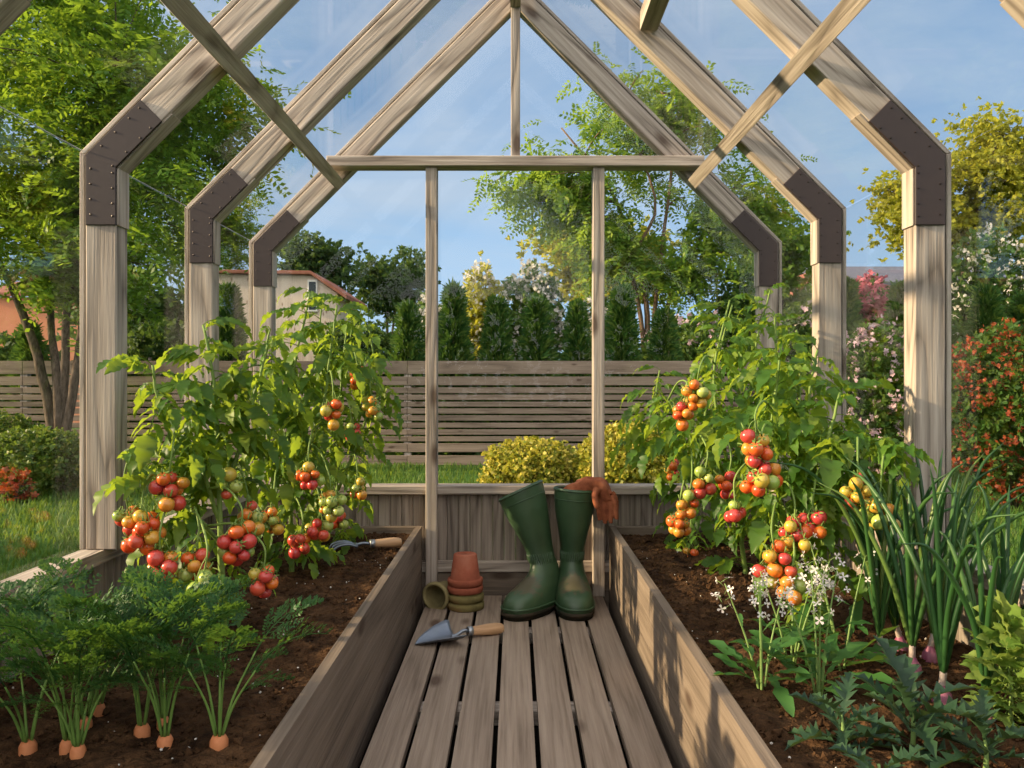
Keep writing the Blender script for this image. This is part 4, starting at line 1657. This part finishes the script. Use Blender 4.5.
# ---- leaf sprays
def spray_pinnate(n=7, seed=0, droop=.35, w=.055, l=.30):
    r = np.random.default_rng(seed)
    g = Geo()

    def P(t):
        return np.array([t, 0, -droop * t * t])
    g.add([P(0) + [0, .006, 0], P(0) - [0, .006, 0], P(1)], np.array([(0, 1, 2)]))
    for q in range(n):
        t = .18 + .78 * q / (n - 1)
        for sd in (-1, 1):
            a = r.uniform(.85, 1.3)
            d = np.array([math.cos(a), sd * math.sin(a), r.uniform(-.6, .15)])
            nn = np.cross(d, [0, 0, 1.0])
            nn /= np.linalg.norm(nn)
            ll = l * (1 - .45 * t) * r.uniform(.85, 1.1)
            p = P(t)
            k_ = np.array([0, 0, r.uniform(-.03, .03)])
            g.add([p, p + d * ll * .5 + nn * w + k_, p + d * ll, p + d * ll * .5 - nn * w - k_], np.array([(0, 1, 2, 3)]))
    return Tmpl(g)


def spray_broad(n=6, seed=0, w=.2, l=.6):
    r = np.random.default_rng(seed)
    g = Geo()
    for q in range(n):
        d = unit(1)[0]
        d[0] = abs(d[0]) + .2
        d /= np.linalg.norm(d)
        p = np.array([.35 * r.uniform(0, 1.6), r.uniform(-.15, .15), r.uniform(-.15, .15)])
        nn = np.cross(d, r.normal(size=3))
        nn /= np.linalg.norm(nn)
        g.add([p, p + d * l * .45 + nn * w, p + d * l, p + d * l * .45 - nn * w], np.array([(0, 1, 2, 3)]))
    return Tmpl(g)


def spray_conifer(seed=0):
    r = np.random.default_rng(seed)
    g = Geo()
    for q in range(7):
        a = (q - 3) * .32
        d = np.array([math.cos(a), math.sin(a), r.uniform(-.15, .15)])
        nn = np.array([-d[1], d[0], r.uniform(-.5, .5)])
        l = r.uniform(.7, 1.05) * (1 - .08 * abs(q - 3))
        p = np.array([.1 * abs(q - 3) * .3, 0, 0])
        g.add([p, p + d * l * .5 + nn * .075, p + d * l, p + d * l * .5 - nn * .075], np.array([(0, 1, 2, 3)]))
    return Tmpl(g)


PIN = [spray_pinnate(7, i, .25 + .12 * i) for i in range(3)]
BRO = [spray_broad(6, i) for i in range(3)]
CON = [spray_conifer(i) for i in range(3)]
SMALL = [spray_broad(5, 9 + i, .22, .55) for i in range(2)]
BARK = noisy('bark', [(.030, .022, .016), (.085, .062, .045), (.16, .12, .09)], 12, .9, .15, 0, .6, 60, None, (3, 3, .8))
BARK_L = noisy('pale_bark', [(.10, .065, .04), (.20, .13, .085)], 12, .9, .15, 0, .5, 60, None, (3, 3, .8))
L_LOCUST = leafmat('locust_leaf', [(.030, .090, .010), (.06, .150, .015), (.11, .21, .020), (.22, .30, .035)], .5, (.45, .62, .04), .5, .25, [0, .35, .75, 1])
L_AIRY = leafmat('airy_tree_leaf', [(.035, .10, .018), (.07, .165, .025), (.14, .235, .035), (.25, .32, .05)], .5, (.46, .62, .05), .5, .25, [0, .35, .75, 1])
L_YELLOW = leafmat('yellow_tree_leaf', [(.13, .16, .018), (.26, .28, .028), (.42, .40, .045)], .5, (.66, .60, .05), .5, .25)
L_DARK = leafmat('dark_tree_leaf', [(.018, .048, .014), (.035, .080, .020), (.065, .12, .03)], .35, (.2, .3, .04), .55, .25)
L_THUJA = leafmat('thuja_leaf', [(.016, .060, .014), (.030, .095, .020), (.07, .15, .028), (.14, .20, .035)], .3, (.16, .28, .03), .6, .2)
L_BUSHY = leafmat('golden_bush_leaf', [(.10, .15, .014), (.28, .28, .022), (.52, .42, .05), (.60, .50, .12)], .35, (.6, .55, .06), .5, .3, [0, .45, .8, 1])
L_BUSHG = leafmat('green_bush_leaf', [(.030, .075, .012), (.06, .12, .016), (.12, .17, .025), (.22, .20, .03)], .35, (.3, .4, .04), .5, .3, [0, .4, .85, 1])
L_SHRUB = leafmat('shrub_leaf', [(.022, .07, .016), (.045, .11, .022), (.10, .17, .035)], .4, (.26, .36, .05), .5, .25)
L_RED = leafmat('red_leaf', [(.15, .028, .013), (.25, .048, .017), (.33, .09, .025)], .35, (.6, .12, .03), .5, .3)
B_WHITE = leafmat('white_blossom', [(.60, .56, .50), (.72, .68, .60)], .35, (.7, .66, .55), .6, .2)
B_PINK = leafmat('pink_blossom', [(.55, .36, .42), (.66, .50, .54)], .35, (.65, .45, .5), .6, .2)
B_ROSE = leafmat('rose_blossom', [(.42, .10, .14), (.55, .20, .25)], .35, (.5, .15, .2), .6, .2)


def ell(n, c, r, shell=.45, seed=0):
    q = np.random.default_rng(seed)
    v = q.normal(size=(n, 3))
    v /= np.linalg.norm(v, axis=1)[:, None]
    return np.array(c) + v * (q.uniform(0, 1, n) ** shell)[:, None] * np.array(r)


def tree(name, txt, cat, base, stems, tips, nspray, size, T, mat, bark, spread, seed, droop=.3, r0=.08, group=None, upright=0.0, branch_r=.014):
    """stems: point paths from the foot; tips: branch ends carrying sprays of leaves"""
    r = np.random.default_rng(seed)
    root = thing(name, txt, cat, base, group=group)
    g = Geo()
    sp = []
    for i, st in enumerate(stems):
        path = smooth_path(st, 18)
        path[1:] += np.cumsum(r.normal(0, r0 * .10, (17, 3)), 0)
        tube(g, path, np.linspace(r0 * (1 if i == 0 else .8), r0 * .22, 18), 8)
        sp.append(path[6:])
    link('trunk', g, bark, root)
    sp = np.concatenate(sp)
    g = Geo()
    C = []
    for tp in tips:
        d = np.linalg.norm(sp - tp, axis=1) + .6 * np.maximum(0, sp[:, 2] - tp[2])
        a = sp[int(np.argmin(d))]
        mid = a * .5 + tp * .5 + np.array([0, 0, np.linalg.norm(tp - a) * .10])
        pth = smooth_path([a, mid, tp], 7)
        tube(g, pth, np.linspace(branch_r, branch_r * .25, 7), 5, cap=False)
        C.append((a, tp, pth))
    link('branches', g, bark, root)
    Ps, Xs = [], []
    for a, tp, pth in C:
        o = (tp - a)
        o /= np.linalg.norm(o) + 1e-9
        t = r.uniform(.3, 1.0, nspray)
        idx = (t * 6).astype(int)
        p = pth[idx] + r.normal(size=(nspray, 3)) * spread * np.array([1, 1, .65])
        x = o + r.normal(size=(nspray, 3)) * .7
        x[:, 2] += upright - droop
        Ps.append(p)
        Xs.append(x)
    P, X = np.concatenate(Ps), np.concatenate(Xs)
    U = np.tile([0, 0, 1.0], (len(P), 1)) + r.normal(size=(len(P), 3)) * .45
    S = size * r.uniform(.65, 1.2, len(P))
    g = Geo()
    for k_, t in enumerate(T):
        m = np.arange(len(P)) % len(T) == k_
        inst(g, t, frames(X[m], U[m], S[m]), P[m])
    link('foliage', g, mat, root, smooth=False)
    return root


def A(px, py, d):
    return np.array(at(px, py, d))


# the multi-stemmed tree beyond the side wall, in front of the fence
d = 9.0
bx = gx_(58, d)
base = (bx, d, GROUND_Z)
stems = [[base, A(45, 390, d), A(20, 310, d), A(-30, 200, d), A(-60, 60, d)],
         [base, A(56, 380, d), A(50, 300, 9.2), A(60, 180, 9.3), A(75, 20, 9.3)],
         [base, A(66, 370, d), A(72, 290, 8.8), A(100, 190, 8.7), A(120, 60, 8.7)],
         [base, A(75, 370, d), A(90, 290, 9.1), A(140, 190, 9.1), A(180, 110, 9.1)]]
tips = np.concatenate([ell(60, A(60, 60, 9.0), (2.9, 1.7, 2.0), .5, 1), ell(34, A(45, 195, 8.9), (1.9, 1.3, 1.0), .6, 2), ell(20, A(165, 120, 9.0), (.85, 1.0, .9), .6, 3), ell(16, A(110, 255, 8.6), (1.2, .7, .40), .6, 4), ell(26, A(20, -130, 9), (2.6, 1.6, 1.4), .5, 5)])
tree('locust_tree', 'green multi-stemmed tree with fine leaflets in front of the fence, near the orange house', 'tree', base, stems, tips, 44, .36, PIN, L_LOCUST, BARK, .26, 21, .35, .072)
# airy tree behind the fence past the end wall
d = 13.0
base = (gx_(648, d), d, GROUND_Z)
stems = [[base, A(648, 330, d), A(640, 270, d), A(610, 190, d), A(560, 130, d)],
         [base, A(655, 330, d), A(662, 260, d), A(672, 170, d), A(665, 95, d)],
         [base, A(660, 330, d), A(685, 260, d), A(730, 190, d), A(760, 150, d)],
         [base, A(642, 330, d), A(632, 260, d), A(655, 200, d), A(620, 110, d)]]
tips = np.concatenate([ell(26, A(655, 130, d), (1.4, 1.2, 1.0), .7, 6), ell(16, A(560, 195, d), (1.2, .9, .75), .7, 7), ell(20, A(735, 215, d), (1.25, 1.0, .8), .7, 8), ell(14, A(610, 250, d), (1.2, .9, .45), .7, 9), ell(12, A(690, 270, d), (1.2, 1.0, .5), .7, 10), ell(6, A(510, 190, d), (.5, .5, .2), .7, 11)])
tree('airy_tree', 'slender light green tree with drooping sprays behind the fence, seen through the end wall', 'tree', base, stems, tips, 34, .40, PIN, L_AIRY, BARK_L, .26, 22, .45, .06, branch_r=.02)
# yellow tree behind the grey house
d = 18.0
base = (gx_(955, d), d, GROUND_Z)
stems = [[base, A(955, 300, d), A(950, 220, d), A(940, 150, d)], [base, A(958, 300, d), A(980, 200, d), A(1000, 120, d)], [base, A(950, 300, d), A(915, 220, d), A(890, 190, d)]]
tips = np.concatenate([ell(46, A(985, 170, d), (1.9, 1.5, 1.45), .5, 12), ell(24, A(910, 215, d), (1.05, 1.0, 1.0), .5, 13), ell(20, A(1000, 240, d), (1.6, 1.2, .6), .5, 14)])
tree('broadleaf_tree', 'round yellow green tree rising above the grey roof', 'tree', base, stems, tips, 55, .19, BRO, L_YELLOW, BARK, .28, 23, .1, .12)
# mid-distance trees
for (px, py, d, rx, rz, n, txt, mt, sd, nm) in (
        (390, 285, 24, 1.4, 1.15, 34, 'dark small-leaved tree behind the gabled pale house', L_DARK, 31, 'broadleaf_tree'),
        (310, 265, 22, 1.3, 1.1, 30, 'dark leafy tree rising above the roof of the pale house', L_DARK, 32, 'broadleaf_tree'),
        (210, 225, 18, 1.7, 1.2, 40, 'sunlit green tree behind the middle arch, beside the pale house', L_LOCUST, 33, 'broadleaf_tree'),
        (140, 330, 13, 1.1, .8, 26, 'shaded bushy tree over the fence beside the widest arch', L_DARK, 34, 'broadleaf_tree'),
        (600, 262, 15, 1.6, .8, 34, 'sunlit yellow green tree low behind the end wall posts', L_YELLOW, 35, 'broadleaf_tree'),
        (780, 260, 17, 1.0, 1.2, 24, 'green tree behind the small corner plate on the onion side', L_AIRY, 36, 'broadleaf_tree'),
        (1050, 320, 14, .9, 1.0, 22, 'dark tree at the edge of the picture behind the red shrub', L_DARK, 37, 'broadleaf_tree')):
    b = (gx_(px, d), d, GROUND_Z)
    tp = ell(n, A(px, py, d), (rx, rx * .8, rz), .55, sd)
    tree(nm, txt, 'tree', b, [[b, A(px - 2, py + 40, d), A(px + 3, py, d)], [b, A(px + 3, py + 40, d), A(px + 14, py - 10, d)]], tp, 60, .22 if mt is not L_LOCUST else .30, BRO if mt is not L_LOCUST else PIN, mt, BARK, .26, sd, .1, .07)

# thujas
def thuja_parts(h, rad, seed):
    r = np.random.default_rng(seed)
    n = int(1250 * (h / 2.0))
    t = r.uniform(0, 1, n) ** .75
    z = h * (1 - t) * .0 + h * (r.uniform(.02, .97, n))
    prof = rad * np.interp(z / h, [0, .12, .35, .7, 1], [.8, 1, .92, .52, .04])
    a = r.uniform(0, 6.283, n)
    bump = 1 + .16 * np.sin(a * 3 + z * 7) + .16 * np.sin(a * 5 - z * 17)
    rr = prof * bump * r.uniform(.62, 1.0, n)
    P = np.stack([np.cos(a) * rr, np.sin(a) * rr, z - .03], 1)
    X = np.stack([np.cos(a) * .55, np.sin(a) * .55, np.full(n, .9)], 1) + r.normal(size=(n, 3)) * .28
    U = np.stack([-np.sin(a), np.cos(a), np.zeros(n)], 1) + r.normal(size=(n, 3)) * .5
    g = Geo()
    for k_ in range(3):
        m = np.arange(n) % 3 == k_
        inst(g, CON[k_], frames(X[m], U[m], r.uniform(.13, .25, m.sum())), P[m])
    gt = Geo()
    tube(gt, [(0, 0, -.02), (0.01, 0, h * .4), (0, 0.01, h * .92)], [.035, .025, .006], 7)
    m1, m2 = g.mesh('foliage', smooth=False), gt.mesh('trunk')
    m1.materials.append(L_THUJA)
    m2.materials.append(BARK)
    return m1, m2


THU = [thuja_parts(2.3, .25, 91), thuja_parts(2.1, .23, 92), thuja_parts(2.4, .25, 93)]


def thuja(txt, px, top, d, i, sw=1.0):
    h0 = (2.3, 2.1, 2.4)[i % 3]
    h = EYE + (VPY - top) / FOC * d - GROUND_Z
    root = thing('thuja', txt, 'conifer', (gx_(px, d), d, GROUND_Z), (0, 0, i * 1.3), group='cone shaped thujas behind the fence', local=True)
    root.scale = (sw * h / h0, sw * h / h0, h / h0)
    for nm, me in zip(('foliage', 'trunk'), THU[i % 3]):
        o = bpy.data.objects.new(nm, me)
        COL.objects.link(o)
        o.parent = root
    return root


for i, (px, top, d, txt) in enumerate((
        (228, 285, 10.9, 'cone shaped thuja between the middle arch and the end wall arch, carrot side'),
        (408, 303, 10.8, 'cone shaped thuja just left of the glazing post on the carrot side'),
        (454, 284, 10.8, 'cone shaped thuja just right of the glazing post on the carrot side'),
        (497, 297, 10.8, 'cone shaped thuja second to the right of the carrot side glazing post'),
        (537, 297, 10.8, 'cone shaped thuja in the middle between the two glazing posts'),
        (577, 301, 10.8, 'cone shaped thuja just left of the glazing post on the onion side'),
        (622, 286, 10.8, 'cone shaped thuja just right of the glazing post on the onion side'),
        (664, 310, 10.8, 'short thuja below the airy tree trunks'),
        (846, 279, 11.2, 'narrow thuja just right of the middle arch post, onion side'),
        (901, 283, 10.8, 'cone shaped thuja just left of the widest arch post, onion side'),
        (986, 285, 10.8, 'cone shaped thuja behind the red leaved shrub'),
        (1022, 295, 10.8, 'cone shaped thuja at the edge of the picture behind the red leaved shrub'),
        (112, 318, 10.9, 'thuja beyond the fence half hidden by the widest arch post, carrot side'),
        (30, 322, 11.0, 'thuja behind the stems of the fine leaved tree'))):
    thuja(txt, px, top, d, i, 1.0 if px < 800 else .95)


def shrub(name, txt, cat, px, d, top, bot, half, n, size, T, mat, seed, bloom=None, nb=0, bs=.03, shell=.35, group=None, flat=1.0, core=True, rdep=None):
    """rounded shrub between pixel rows top and bottom, half = half width in pixels"""
    r = np.random.default_rng(seed)
    z1 = EYE + (VPY - top) / FOC * d
    z0 = max(GROUND_Z, EYE + (VPY - bot) / FOC * d)
    hx = half / FOC * d
    c = np.array([gx_(px, d), d, (z0 + z1) / 2])
    R_ = np.array([hx, rdep or hx * .85, (z1 - z0) / 2])
    root = thing(name, txt, cat, (c[0], d, GROUND_Z), group=group)
    g = Geo()
    v = unit(n)
    f = r.uniform(0, 1, n) ** shell
    lump = 1 + .10 * np.sin(v[:, 0] * 5 + seed) * np.sin(v[:, 2] * 6 + 1) + .05 * np.sin(v[:, 0] * 13 + v[:, 1] * 9)
    P = c + v * (f * lump)[:, None] * R_
    P[:, 2] = np.maximum(P[:, 2], GROUND_Z + .02)
    X = v + r.normal(size=(n, 3)) * .6 + [0, 0, .25]
    U = r.normal(size=(n, 3)) + [0, 0, .6]
    for k_, t in enumerate(T):
        m = np.arange(n) % len(T) == k_
        inst(g, t, frames(X[m], U[m], size * r.uniform(.7, 1.2, m.sum())), P[m])
    link('foliage', g, mat, root, smooth=False)
    g = Geo()
    foot = np.array([c[0], c[1], GROUND_Z - .01])
    for i in range(9):
        a = i * 2.4
        e = c + np.array([math.cos(a) * .6, math.sin(a) * .6, .35 + .3 * (i % 2)]) * R_
        tube(g, smooth_path([foot + [math.cos(a) * .05, math.sin(a) * .05, 0], foot * .4 + e * .6 - [0, 0, .02], e], 7), np.linspace(.016, .005, 7), 5)
    link('branches', g, BARK, root)
    if bloom:
        m = nb
        v = unit(m)
        v = v[(v[:, 1] < .5)]
        P = c + v * (r.uniform(.86, 1.06, len(v)) * (1 + .10 * np.sin(v[:, 0] * 5 + seed) * np.sin(v[:, 2] * 6 + 1)))[:, None] * R_
        P[:, 2] = np.maximum(P[:, 2], GROUND_Z + .05)
        g = Geo()
        q = 5
        P = np.repeat(P, q, 0) + r.normal(size=(len(P) * q, 3)) * bs * 1.1
        inst(g, BLOOM, frames(unit(len(P)), unit(len(P)), bs * r.uniform(.7, 1.2, len(P))), P)
        link('blossoms', g, bloom[1], root, smooth=False)['label'] = bloom[0]
    return root


g = Geo()
for i in range(5):
    V, F = leaflet(1.0, .36, [(0, .2), (.5, .9), (.85, .8), (1.0, .3)], .1, -.25)
    g.add(V @ np.array(Matrix.Rotation(i * PI * .4, 3, 'Z')).T, F)
BLOOM = Tmpl(g)

# round bushes on the lawn
shrub('round_bush', 'round golden variegated bush between the glazing posts, above the boots', 'bush', 532, 7.4, 441, 497, 49, 2600, .075, SMALL, L_BUSHY, 41, group='round bushes on the lawn')
shrub('round_bush', 'round golden variegated bush behind the glazing post nearest the gloves', 'bush', 630, 7.1, 425, 500, 54, 2900, .075, SMALL, L_BUSHY, 42, group='round bushes on the lawn')
shrub('round_bush', 'round green bush in front of the fine leaved tree, beside the widest arch post', 'bush', 36, 7.5, 430, 494, 62, 3600, .072, SMALL, L_BUSHG, 43, group='round bushes on the lawn')
shrub('round_bush', 'green bush at the edge of the picture, behind the rounder one', 'bush', -5, 8.6, 414, 478, 45, 2600, .072, SMALL, L_BUSHG, 44, group='round bushes on the lawn')
# flowering shrubs behind the fence
shrub('flowering_shrub', 'white blossoming shrub rising behind the thujas, right of the carrot side glazing post', 'shrub', 480, 12.2, 264, 440, 22, 1300, .15, BRO, L_YELLOW, 51, ('white blossom', B_WHITE), 260, .03, .6)
shrub('flowering_shrub', 'broad white blossoming shrub in the middle behind the thujas', 'shrub', 530, 12.4, 268, 440, 36, 1900, .15, BRO, L_SHRUB, 52, ('white blossom', B_WHITE), 640, .03, .6)
shrub('flowering_shrub', 'white blossoming shrub behind the carrot side glazing post', 'shrub', 430, 12.3, 300, 440, 24, 1200, .15, BRO, L_SHRUB, 53, ('white blossom', B_WHITE), 300, .03, .6)
shrub('flowering_shrub', 'white blossoming shrub between the thujas near the onion side glazing post', 'shrub', 598, 12.2, 300, 440, 30, 1300, .15, BRO, L_SHRUB, 54, ('white blossom', B_WHITE), 320, .03, .6)
shrub('shrub', 'dark green shrub behind the fence at the foot of the airy tree', 'shrub', 690, 12.0, 318, 440, 60, 2200, .16, BRO, L_SHRUB, 55, ('pale blossom', B_PINK), 60, .045, .6)
shrub('flowering_shrub', 'rose red blossoming shrub between two thujas on the onion side', 'shrub', 868, 11.6, 280, 420, 30, 1300, .14, BRO, L_SHRUB, 56, ('rose red blossom', B_ROSE), 620, .048, .6)
shrub('flowering_shrub', 'pale pink flowering shrub in front of the fence beside the widest arch post', 'shrub', 876, 8.3, 325, 478, 46, 2200, .11, BRO, L_SHRUB, 57, ('pale pink blossom', B_PINK), 300, .026, .55)
shrub('red_shrub', 'red leaved shrub on the lawn outside the widest arch, onion side', 'shrub', 1010, 6.6, 330, 492, 68, 3000, .085, BRO, L_SHRUB, 58, ('red young leaves', L_RED), 700, .019, .5)
shrub('flowering_shrub', 'white blossoming shrub below the yellow tree, onion side', 'shrub', 990, 12.5, 232, 420, 52, 2400, .15, BRO, L_SHRUB, 59, ('white blossom', B_WHITE), 380, .03, .6)
shrub('shrub', 'green shrub behind the fence right of the end wall arch, onion side', 'shrub', 800, 12.2, 310, 440, 44, 1700, .16, BRO, L_SHRUB, 60, ('pale blossom', B_PINK), 40, .04, .6)
shrub('shrub', 'tall green shrub behind the fence and the tomato plant by the end wall, onion side', 'shrub', 742, 12.6, 272, 440, 40, 1900, .16, BRO, L_SHRUB, 67, None, 0, .04, .6)
shrub('shrub', 'dark shrub behind the fence left of the middle arch', 'shrub', 165, 11.6, 322, 440, 48, 1800, .16, BRO, L_DARK, 61, None, 0, .04, .6)
shrub('flowering_shrub', 'white blossoming shrub behind the fence beside the widest arch, carrot side', 'shrub', 135, 12.5, 285, 440, 34, 1400, .15, BRO, L_SHRUB, 62, ('white blossom', B_WHITE), 240, .03, .6)
shrub('shrub', 'dark shrub behind the fence beside the orange house', 'shrub', 15, 11.5, 335, 440, 40, 1500, .16, BRO, L_DARK, 63, None, 0, .04, .6)
shrub('shrub', 'dark shrub behind the fence in front of the pale house', 'shrub', 360, 12.0, 318, 440, 40, 1500, .16, BRO, L_DARK, 64, None, 0, .04, .6)
shrub('shrub', 'green shrub behind the fence in front of the grey house', 'shrub', 930, 12.0, 320, 440, 50, 1800, .16, BRO, L_SHRUB, 65, None, 0, .04, .6)
shrub('mirrored_fruit_clump', 'low clump of orange flowers added in the grass to imitate tomatoes mirrored in glass', 'flowers', 12, 6.9, 474, 500, 22, 160, .05, SMALL, L_BUSHG, 66, ('orange petals for a mirrored tomato', L_RED), 34, .030, .6)  # orange clump added to imitate tomatoes mirrored in the side glass

# ------------------------------------------------------------------ houses
ORANGE = noisy('orange_render', [(.50, .20, .11), (.56, .24, .14)], 4, .9, .1, 0, .05)
PALEB = wood('pale_house_boards', 'z', [(.42, .33, .26), (.56, .46, .37), (.66, .56, .47)], rings=6, vary=.15, bump=.1)
ROOFR = noisy('red_roof', [(.22, .09, .06), (.30, .13, .09)], 8, .85, .1, 0, .2)
ROOFG = noisy('grey_roof', [(.105, .11, .145), (.14, .145, .185)], 6, .8, .2, 0, .1)
GREYW = noisy('grey_wall', [(.24, .24, .29), (.29, .29, .34)], 5, .9, .1, 0, .05)
DARKW = noisy('dark_window', [(.03, .04, .05), (.06, .07, .09)], 3, .15, .6, 0, 0)
WHITEF = noisy('white_frame', [(.6, .58, .54), (.68, .66, .62)], 8, .6, .3, 0, 0)


def house(txt, x0, x1, y0, y1, ze, zr, wallm, roofm, axis='y', wins=(), over=.15, t=.10):
    """gabled house; ridge along axis"""
    root = thing('house', txt, 'house', ((x0 + x1) / 2, y0, GROUND_Z))
    g = Geo()
    xm = (x0 + x1) / 2
    if axis == 'y':
        prism(g, [(x0, GROUND_Z), (x1, GROUND_Z), (x1, ze), (xm, zr), (x0, ze)], y0, y1, .02)
        link('wall', g, wallm, root, smooth=False)
        g = Geo()
        sl = (zr - ze) / (xm - x0)
        prism(g, [(x0 - over, ze - over * sl + .01), (xm, zr + .01), (x1 + over, ze - over * sl + .01), (x1 + over, ze - over * sl + t), (xm, zr + t), (x0 - over, ze - over * sl + t)], y0 - over, y1 + over, .02)
        link('roof', g, roofm, root, smooth=False)
    else:
        box(g, (x0, y0, GROUND_Z), (x1, y1, ze), .02)
        link('wall', g, wallm, root, smooth=False)
        g = Geo()
        ym = (y0 + y1) / 2
        V = []
        for x in (x0 - over, x1 + over):
            V += [(x, y0 - over, ze), (x, ym, zr), (x, y1 + over, ze), (x, y1 + over, ze + t), (x, ym, zr + t), (x, y0 - over, ze + t)]
        g.add(V, np.array([(0, 1, 7, 6), (1, 2, 8, 7), (2, 3, 9, 8), (3, 4, 10, 9), (4, 5, 11, 10), (5, 0, 6, 11)]))
        g.f.append(np.array([(5, 4, 3, 2, 1, 0), (6, 7, 8, 9, 10, 11)]))
        link('roof', g, roofm, root, smooth=False)
    for (wx, wz, ww, wh) in wins:
        g = Geo()
        box(g, (wx - ww / 2, y0 - .05, wz - wh / 2), (wx + ww / 2, y0 + .02, wz + wh / 2), .01)
        f = link('house_window', g, WHITEF, root, smooth=False)
        g = Geo()
        box(g, (wx - ww / 2 + .06, y0 - .056, wz - wh / 2 + .06), (wx + ww / 2 - .06, y0 - .04, wz + wh / 2 - .06), .004)
        link('pane', g, DARKW, f, smooth=False)
    return root


d = 20.0
a, b = A(-20, 297, d), A(84, 297, d)
house('orange rendered house behind the stems of the fine leaved tree', a[0], b[0], d, d + 5, a[2], a[2] + .7, ORANGE, ROOFR, 'x')
d = 16.0
a, b = A(212, 320, d), A(372, 310, d)
zt_ = A(0, 275, d)[2]
hs = thing('house', 'pale boarded house with a low gable seen over the carrot bed', 'house', (A(290, 382, d)[0], d, GROUND_Z))
g = Geo()
P = [(A(205, 0, d)[0], GROUND_Z), (A(338, 0, d)[0], GROUND_Z), (A(338, 0, d)[0], A(0, 293, d)[2]), (A(312, 0, d)[0], zt_), (A(205, 0, d)[0], zt_ + .03)]
prism(g, P, d, d + 2, .02)
link('wall', g, PALEB, hs, smooth=False)
g = Geo()
prism(g, [(P[3][0], P[3][1]), (P[2][0] + .2, P[2][1] - .13), (P[2][0] + .2, P[2][1] - .05), (P[3][0], P[3][1] + .07), (P[4][0] - .1, P[4][1] + .07), (P[4][0] - .1, P[4][1])], d - .12, d + 2.1, .01)
link('roof', g, ROOFR, hs, smooth=False)
g = Geo()
box(g, (A(308, 0, d)[0], d - .05, A(0, 312, d)[2]), (A(318, 0, d)[0], d + .02, A(0, 280, d)[2]), .01)
f = link('house_window', g, WHITEF, hs, smooth=False)
g = Geo()
box(g, (A(309.5, 0, d)[0], d - .056, A(0, 310, d)[2]), (A(316.5, 0, d)[0], d - .04, A(0, 282, d)[2]), .004)
link('pane', g, DARKW, f, smooth=False)
d = 22.0
a, b = A(838, 300, d), A(1060, 300, d)
house('grey house with a low grey roof behind the flowering shrubs', a[0], b[0], d, d + 6, A(0, 286, d)[2], 4.3, GREYW, ROOFG, 'x', ((A(905, 0, d)[0], A(0, 310, d)[2], 1.0, .9),))
d = 19.0
a, b = A(796, 300, d), A(842, 300, d)
house('small gabled house with pale pink boards beside the grey house', a[0], b[0], d, d + 4, A(0, 296, d)[2], A(0, 271, d)[2], PALEB, ROOFR, 'y', ((A(819, 0, d)[0], A(0, 302, d)[2], .35, .45),), .08, .07)

# unseen shrub added beside the carrot bed, keeping the low sun off carrots
shrub('shrub', 'unseen broad green shrub added outside the side wall to shade the carrots', 'shrub', VPX - 3.1 / .8 * FOC, .8, VPY - 300, VPY + 1100, .62 / .8 * FOC, 3200, .085, BRO, L_SHRUB, 71, None, 0, .03, .4, rdep=.60)
for i, (yy, tx) in enumerate(((2.7, 'nearer of the two unseen shrubs added beyond the side wall to shade the lawn'), (4.1, 'farther of the two unseen shrubs added beyond the side wall to shade the lawn'))):  # unseen shrubs added to throw shade on the lawn
    d = yy
    shrub('shade_shrub', tx, 'shrub', VPX - 6.6 / d * FOC, d, VPY - .42 / d * FOC, VPY + 1.04 / d * FOC, .7 / d * FOC, 1500, .15, BRO, L_SHRUB, 75 + i, None, 0, .03, .4, rdep=.85, group='unseen shrubs added beyond the side wall for shade')

# unseen hedge added behind the viewer to darken the end wall reflection
r_ = np.random.default_rng(90)
hg = thing('hedge', 'unseen long green hedge added behind the viewer to darken the end wall reflection', 'hedge', (0, -6.0, GROUND_Z))
n = 9000
P = np.stack([r_.uniform(-8, 8, n), -6.4 + .4 * np.sign(r_.uniform(-.35, 1, n)) * r_.uniform(.6, 1, n), GROUND_Z + 2.3 * r_.uniform(0, 1, n) ** .8], 1)
g = Geo()
for k_, t in enumerate(BRO):
    m = np.arange(n) % 3 == k_
    inst(g, t, frames(unit(m.sum()), unit(m.sum()), r_.uniform(.12, .2, m.sum())), P[m])
link('foliage', g, L_SHRUB, hg, smooth=False)
g = Geo()
for i in range(17):
    x = -8 + i
    tube(g, [(x, -6.4, GROUND_Z - .02), (x + .05, -6.42, .6), (x, -6.4, 1.7)], [.05, .035, .01], 6)
link('trunks', g, BARK, hg)
